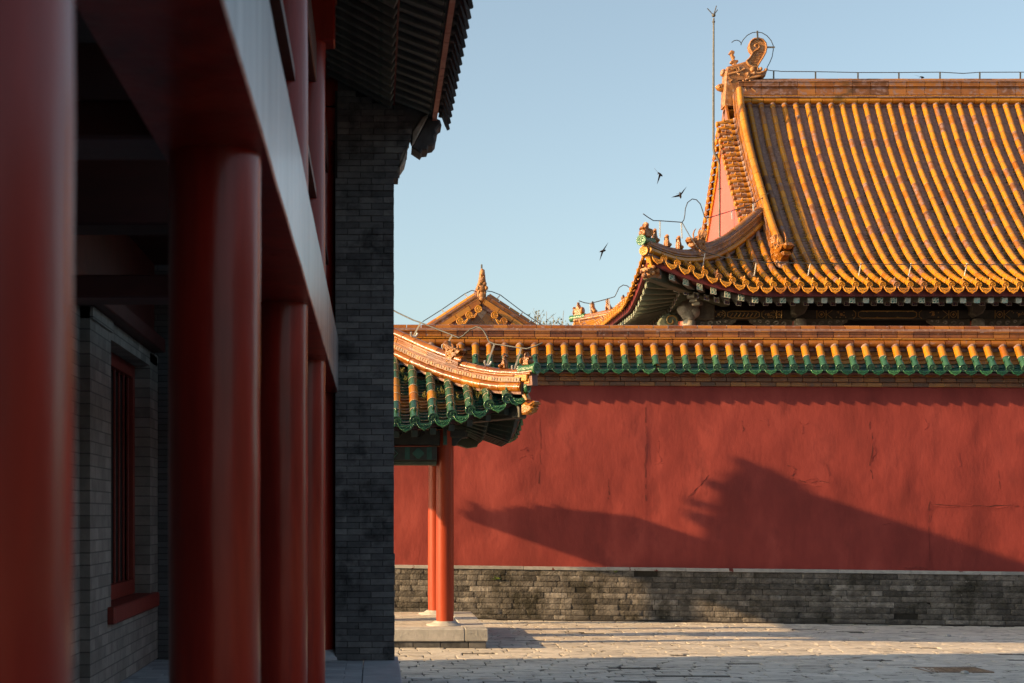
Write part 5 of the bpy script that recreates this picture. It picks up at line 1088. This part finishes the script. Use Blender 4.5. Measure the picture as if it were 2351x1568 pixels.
mb = MB(); rows = []; ch = .007; n = 110     # square-edged lintel whose faces waver a little along its length
for i in range(n+1):
    y = -6+(15.48+6)*i/n; d = noise.noise(V((y*1.1, 0, 2)))*.0035+noise.noise(V((y*3.2, 0, 6)))*.0012; e = noise.noise(V((y*.9, 5, 2)))*.003
    x0, x1, z0, z1 = -.79, -.395+d, 3.16+e, 3.745
    rows.append([V((x0, y, z0)), V((x1-ch, y, z0)), V((x1, y, z0+ch)), V((x1, y, z1-ch)), V((x1-ch, y, z1)), V((x0, y, z1))])
for k in range(6): mb.grid([[r[k], r[(k+1) % 6]] for r in rows], 0 if k in (1, 2, 3) else 1, .5, True)
mb.face(rows[0]); mb.face(rows[-1]); mb.build('lintel_beam', [M['lintel'], M['gallery_red']], gal)
for cy in CZ[1:3]:
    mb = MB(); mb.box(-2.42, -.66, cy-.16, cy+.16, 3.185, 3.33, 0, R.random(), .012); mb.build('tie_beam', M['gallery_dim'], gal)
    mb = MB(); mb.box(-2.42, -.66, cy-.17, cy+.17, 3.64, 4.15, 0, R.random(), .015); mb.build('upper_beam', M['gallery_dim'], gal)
for cy in CZ[2:]:                      # stepped beam heads over the column tops
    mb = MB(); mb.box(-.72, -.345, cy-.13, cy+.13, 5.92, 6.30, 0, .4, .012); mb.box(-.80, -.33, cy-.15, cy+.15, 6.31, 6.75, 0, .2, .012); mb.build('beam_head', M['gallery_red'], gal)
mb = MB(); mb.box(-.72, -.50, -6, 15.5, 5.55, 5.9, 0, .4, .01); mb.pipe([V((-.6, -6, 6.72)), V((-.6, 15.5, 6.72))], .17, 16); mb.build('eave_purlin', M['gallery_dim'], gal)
# brick back wall of the gallery with its barred window
mb = MB(); T_ = 3.58
for (x, y0, y1, z0, z1) in ((-2.485, -6, 12.0, PF, T_), (-2.4, 12.0, 12.95, PF, T_), (-2.4, 12.95, 15.2, PF, .98), (-2.4, 12.95, 15.2, 3.42, T_), (-2.4, 15.2, 15.74, PF, T_), (-2.40, 15.2, 15.7, T_-.12, T_-.02)):
    mb.box(-2.95, x, y0, y1, z0, z1, 0, .5)
mb.box(-2.95, -2.375, 12.0, 12.95, T_-.10, T_+.004, 0, .5)
mb.build('brick_wall', M['wallbrick'], gal)
wn = MB(); wn.box(-2.64, -2.56, 12.96, 13.06, .99, 3.41, 0, .5, .004); wn.box(-2.64, -2.56, 15.09, 15.19, .99, 3.41, 0, .5, .004); wn.box(-2.64, -2.555, 13.06, 15.09, .99, 1.14, 0, .5, .004); wn.box(-2.64, -2.56, 13.06, 15.09, 3.28, 3.41, 0, .5, .004)
wo = wn.build('window', M['window_red'], gal)
for k in range(8):
    y = 13.06+.2537*(k+.5)+.0; mb = MB(); mb.box(-2.610, -2.588, y-.013, y+.013, 1.13, 3.29, 0, R.random(), .004); mb.build('bar', M['window_red'], wo)
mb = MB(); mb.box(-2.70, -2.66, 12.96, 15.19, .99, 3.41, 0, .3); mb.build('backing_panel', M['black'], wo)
mb = MB(); mb.box(-2.56, -2.33, 12.78, 15.42, .835, .99, 0, .5, .015); mb.build('sill', M['window_red'], wo)
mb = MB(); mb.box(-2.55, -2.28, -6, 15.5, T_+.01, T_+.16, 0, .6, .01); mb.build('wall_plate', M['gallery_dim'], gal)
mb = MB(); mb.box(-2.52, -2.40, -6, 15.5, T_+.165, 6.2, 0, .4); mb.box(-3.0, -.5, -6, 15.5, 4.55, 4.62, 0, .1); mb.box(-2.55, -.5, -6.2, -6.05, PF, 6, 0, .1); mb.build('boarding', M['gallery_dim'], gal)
mb = MB(); mb.box(-8.8, -8.5, -6, 15.85, 0, 6, 0, .4); mb.box(-8.8, -2.9, -6.2, -5.9, 0, 6, 0, .4); mb.build('rear_wall', M['gablebrick'], gal)
EZ = 6.14; EX = .636
rz = lambda x: EZ+.36*(EX-x) if x > .2 else EZ+.36*(EX-.2)+.52*(.2-x)
# end pier, brick by brick
mb = MB(); CHP = .0682; z = PF+.002; k = 0; YF = 15.5; XL, XR = -.43, .214
def pier_row(mb, xl, xr, z0, z1, k, yf=YF):
    x = xl-(0 if k % 2 else .13)
    while x < xr-.01:
        x1 = x+.262+R.uniform(-.006, .006)
        if xr-x1 < .08: x1 = xr
        x1 = min(x1, xr)+(R.uniform(-.007, .003) if x1 >= xr else 0); a, b = max(x, xl), x1
        if b-a > .02:
            j = R.uniform(-.006, .006)-(.006 if R.random() < .06 else 0); q = [R.uniform(-.003, .003) for _ in range(4)]; g = .0022
            f = [V((a+g, yf+j+q[0], z0+g)), V((b-g, yf+j+q[1], z0+g)), V((b-g, yf+j+q[2], z1-g)), V((a+g, yf+j+q[3], z1-g))]; c = sum(f, V())/4
            i_ = [p.lerp(c, .0)+V((.003 if n_ in (0, 3) else -.003, -.003, .003 if n_ < 2 else -.003)) for n_, p in enumerate(f)]; bk = [p+V((0, .3 if b >= xr-.001 else .06, 0)) for p in f]; rn = min(1, max(0, .45+R.gauss(0, .22)))
            mb.grid([bk, f, i_], 0, rn, False, True); mb.face(i_, 0, rn)
        x = x1
while z < 5.49:
    lower = z < .24+1.13
    pier_row(mb, XL, XR+(.008 if lower else 0), z, z+CHP, k, YF-(.008 if lower else 0)); z += CHP; k += 1
top_px = lambda zx, zy: ((574+zx*.25625-860)*YF/F, EYE-(zy*.25625-1185)*YF/F)
stp = [(1330, 1530), (1345, 1475), (1362, 1415), (1402, 1350), (1412, 1285), (1430, 1225), (1446, 1160), (1450, 1095), (1452, 1030), (1440, 970), (1380, 915), (1280, 860), (1100, 800), (950, 740)]
for zx, zy in stp:                     # corbelled courses
    xr, z1 = top_px(zx, zy); z0 = z; pier_row(mb, XL+.02, xr, z0, z0+CHP, k); z = z0+CHP; k += 1
mb.box(XL, XR-.004, YF+.006, 15.86, PF, z, 1, .5); q = [top_px(a, b) for a, b in ((780, 1320), (1405, 1320), (1440, 1200), (1450, 1230), (1466, 1260), (1600, 1018), (1612, 975))]+[(.19, rz(.19)-.0), (-.40, rz(-.40)-.01), (-.43, 5.4)]
mb.slab(q, .16, V((0, YF+.185, 0)), V((1, 0, 0)), V((0, 0, 1)), 0, .35); mb.build('end_pier', [M['pier'], M['pier_joint']], gal)
mb = MB(); q = [top_px(a, b) for a, b in ((1308, 1575), (1334, 1515), (1362, 1480), (1388, 1440), (1404, 1375), (1412, 1300), (1398, 1330), (1375, 1345), (1345, 1400), (1336, 1480), (1318, 1540))]
mb.slab(q, .20, V((0, YF+.19, 0)), V((1, 0, 0)), V((0, 0, 1)), 0, .5, .01); mb.build('corbel_moulding', M['carved'], gal)
mb = MB(); q = [top_px(a, b) for a, b in ((1452, 1300), (1458, 1180), (1545, 1045), (1600, 1020), (1470, 1275))]
mb.slab(q, .21, V((0, YF+.2, 0)), V((1, 0, 0)), V((0, 0, 1)), 0, .8, .01); mb.build('slanted_brick_panel', M['carved'], gal)
mb = MB(); q = [top_px(a, b) for a, b in ((1450, 1302), (1530, 1355), (1548, 1328), (1592, 1325), (1602, 1292), (1640, 1285), (1668, 1252), (1658, 1205), (1682, 1180), (1672, 1145), (1700, 1112), (1720, 1100), (1708, 1058), (1655, 1030), (1590, 1040))]
mb.slab(q, .17, V((0, YF+.24, 0)), V((1, 0, 0)), V((0, 0, 1)), 0, .3, .02); mb.build('scalloped_ornament', M['greytile'], gal)
# roof: soffit, rafters, eave tiles, slopes
EZ = 6.14; EX = .636
rz = lambda x: EZ+.36*(EX-x) if x > .2 else EZ+.36*(EX-.2)+.52*(.2-x)
for j in range(19):
    y = 15.36-.252*j; mb = MB(); mb.bar(V((EX-.035, y, rz(EX-.035)+.05)), V((.18, y, rz(.18)+.05)), .085, .085, m=0, r=R.random(), ch=.003); mb.slab([(-.042, -.042), (.042, -.042), (.042, .042), (-.042, .042)], .003, V((EX-.033, y, rz(EX-.035)+.05)), V((0, 1, 0)), V((0, 0, 1)), 1, .4); mb.build('flying_rafter', [M['rafter_dark'], M['beam_green']], gal)
    mb = MB(); mb.bar(V((.19, y, rz(.2)-.035)), V((-.62, y, rz(-.62)-.035)), .085, .085, m=0, r=R.random(), ch=.003); mb.build('rafter', M['rafter_dark'], gal)
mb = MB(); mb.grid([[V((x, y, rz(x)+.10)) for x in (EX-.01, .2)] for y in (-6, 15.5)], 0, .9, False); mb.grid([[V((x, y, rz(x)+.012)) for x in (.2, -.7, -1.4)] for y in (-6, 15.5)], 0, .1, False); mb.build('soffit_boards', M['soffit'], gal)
mb = MB()
for j in range(24): mb.bar(V((EX+.02, 15.76-.25*j, EZ+.055+.003*R.random())), V((EX+.02, 15.76-.25*(j+1), EZ+.055)), .05, .10+R.uniform(0, .012), r=R.random())
mb.build('eave_fascia', M['fascia_red'], gal)
mb = MB(); mb.bar(V((.21, 15.5, rz(.2)+.02)), V((.21, 10, rz(.2)+.02)), .02, .06, r=.3); mb.build('rafter_batten', M['deep_red'], gal)
RX, RZ = -4.55, 9.3
mb = MB(); sec = [(EX+.02, EZ+.14), (-.4, EZ+.60), (-1.6, EZ+1.25), (-3.2, EZ+2.3), (RX, RZ)]; sec = sec+[(2*RX-x, z) for x, z in reversed(sec[:-1])]; low = [(x, z-.12) for x, z in reversed(sec)]
mb.slab(sec+low, 10.98, V((0, 4.93, 0)), V((1, 0, 0)), V((0, 0, 1)), 0, .5); mb.build('roof_slopes', M['greytile'], gal)
mb = MB(); mb.face([V((x, 15.75, z-.1)) for x, z in [(-.45, EZ+.5)]+sec[2:8]+[(-8.7, EZ+.2), (-8.7, 0), (-.45, 0)]], 0, .5); mb.face([V((x, 15.86, z-.1)) for x, z in [(-.45, EZ+.5)]+sec[2:8]+[(-8.7, EZ+.2), (-8.7, 0), (-.45, 0)]], 0, .5); mb.build('gable_wall', M['gablebrick'], gal)
tb, pb, db = MB(), MB(), MB()
for j in range(26):
    y = 15.80-.25*j
    tubes(tb, [V((EX+.10, y, EZ+.17)), V((EX-.5, y, EZ+.42))], V((0, 1, 0)), .062, .24, knob=False, md=0, mj=0)
    pans(pb, [V((EX+.09, y-.125, EZ+.14)), V((EX-.5, y-.125, EZ+.38))], V((0, 1, 0)), .245, .1, .03)
    drip(db, V((EX+.10, y-.125, EZ+.16)), V((0, 1, 0)), V((1, 0, 0)), .185, .23, .03)
tb.build('cover_tiles', M['greytile'], gal); pb.build('pan_tiles', M['greytile'], gal); db.build('drip_tiles', M['greytile'], gal)
# raised floor
mb = MB(); y = -6.
while y < 15.95:
    ln = R.uniform(1.0, 1.5); mb.box(-.12, .262, y+.002, min(15.95, y+ln)-.002, -.1, PF+R.uniform(-.002, .002), 0, R.random(), .008); y += ln
mb.build('kerb_slabs', M['stone_dim'], gal)
mb = MB(); y = -6.; k = 0
while y < 15.49:
    x = -2.5-(.2 if k % 2 else 0)
    while x < -.125:
        x1 = min(-.123, x+.40); 
        if x1-x > .03: mb.box(x+.002, x1-.002, y+.002, y+.198, PF-.05, PF-.004+R.uniform(-.002, .002), 0, R.random(), .003)
        x = x1
    y += .2; k += 1
mb.box(-8.6, -.13, -6, 15.8, -.1, PF-.02, 1, .5); mb.build('floor_bricks', [M['stone_dim'], M['dirt']], gal)
# ------------------------------------------------------------------ matching gallery across the court (outside the frame; it warms and mirrors in the near columns)
ea = thing('east_gallery', (24, 6, 0), 'red columned gallery facing the near one across the paved court', 'building')
mb = MB(); mb.box(23.6, 24.0, -14, 22, 0, 1.2, 0, .5); mb.build('brick_dado', M['wallbrick'], ea)
mb = MB(); mb.box(23.65, 24.0, -14, 22, 1.21, 6.4, 0, .6); mb.build('red_panels', M['deep_red'], ea)
for k in range(10):
    mb = MB(); mb.lathe((22.6, -13+3.6*k, 0), [(.18, 0), (.18, 5.8)], 20, r=.5); mb.build('column', M['deep_red'], ea)
mb = MB(); mb.box(22.45, 22.75, -14, 22, 5.2, 5.9, 0, .5, .02); mb.build('lintel_beam', M['deep_red'], ea)
mb = MB(); mb.slab([(21.4, 6.1), (23.5, 7.2), (26.5, 9.3), (29, 7.4), (29, 7.2), (26.5, 9.1), (21.4, 5.95)], 18.2, V((0, 4, 0)), V((1, 0, 0)), V((0, 0, 1)), 0, .5); mb.build('roof_slopes', M['greytile'], ea)
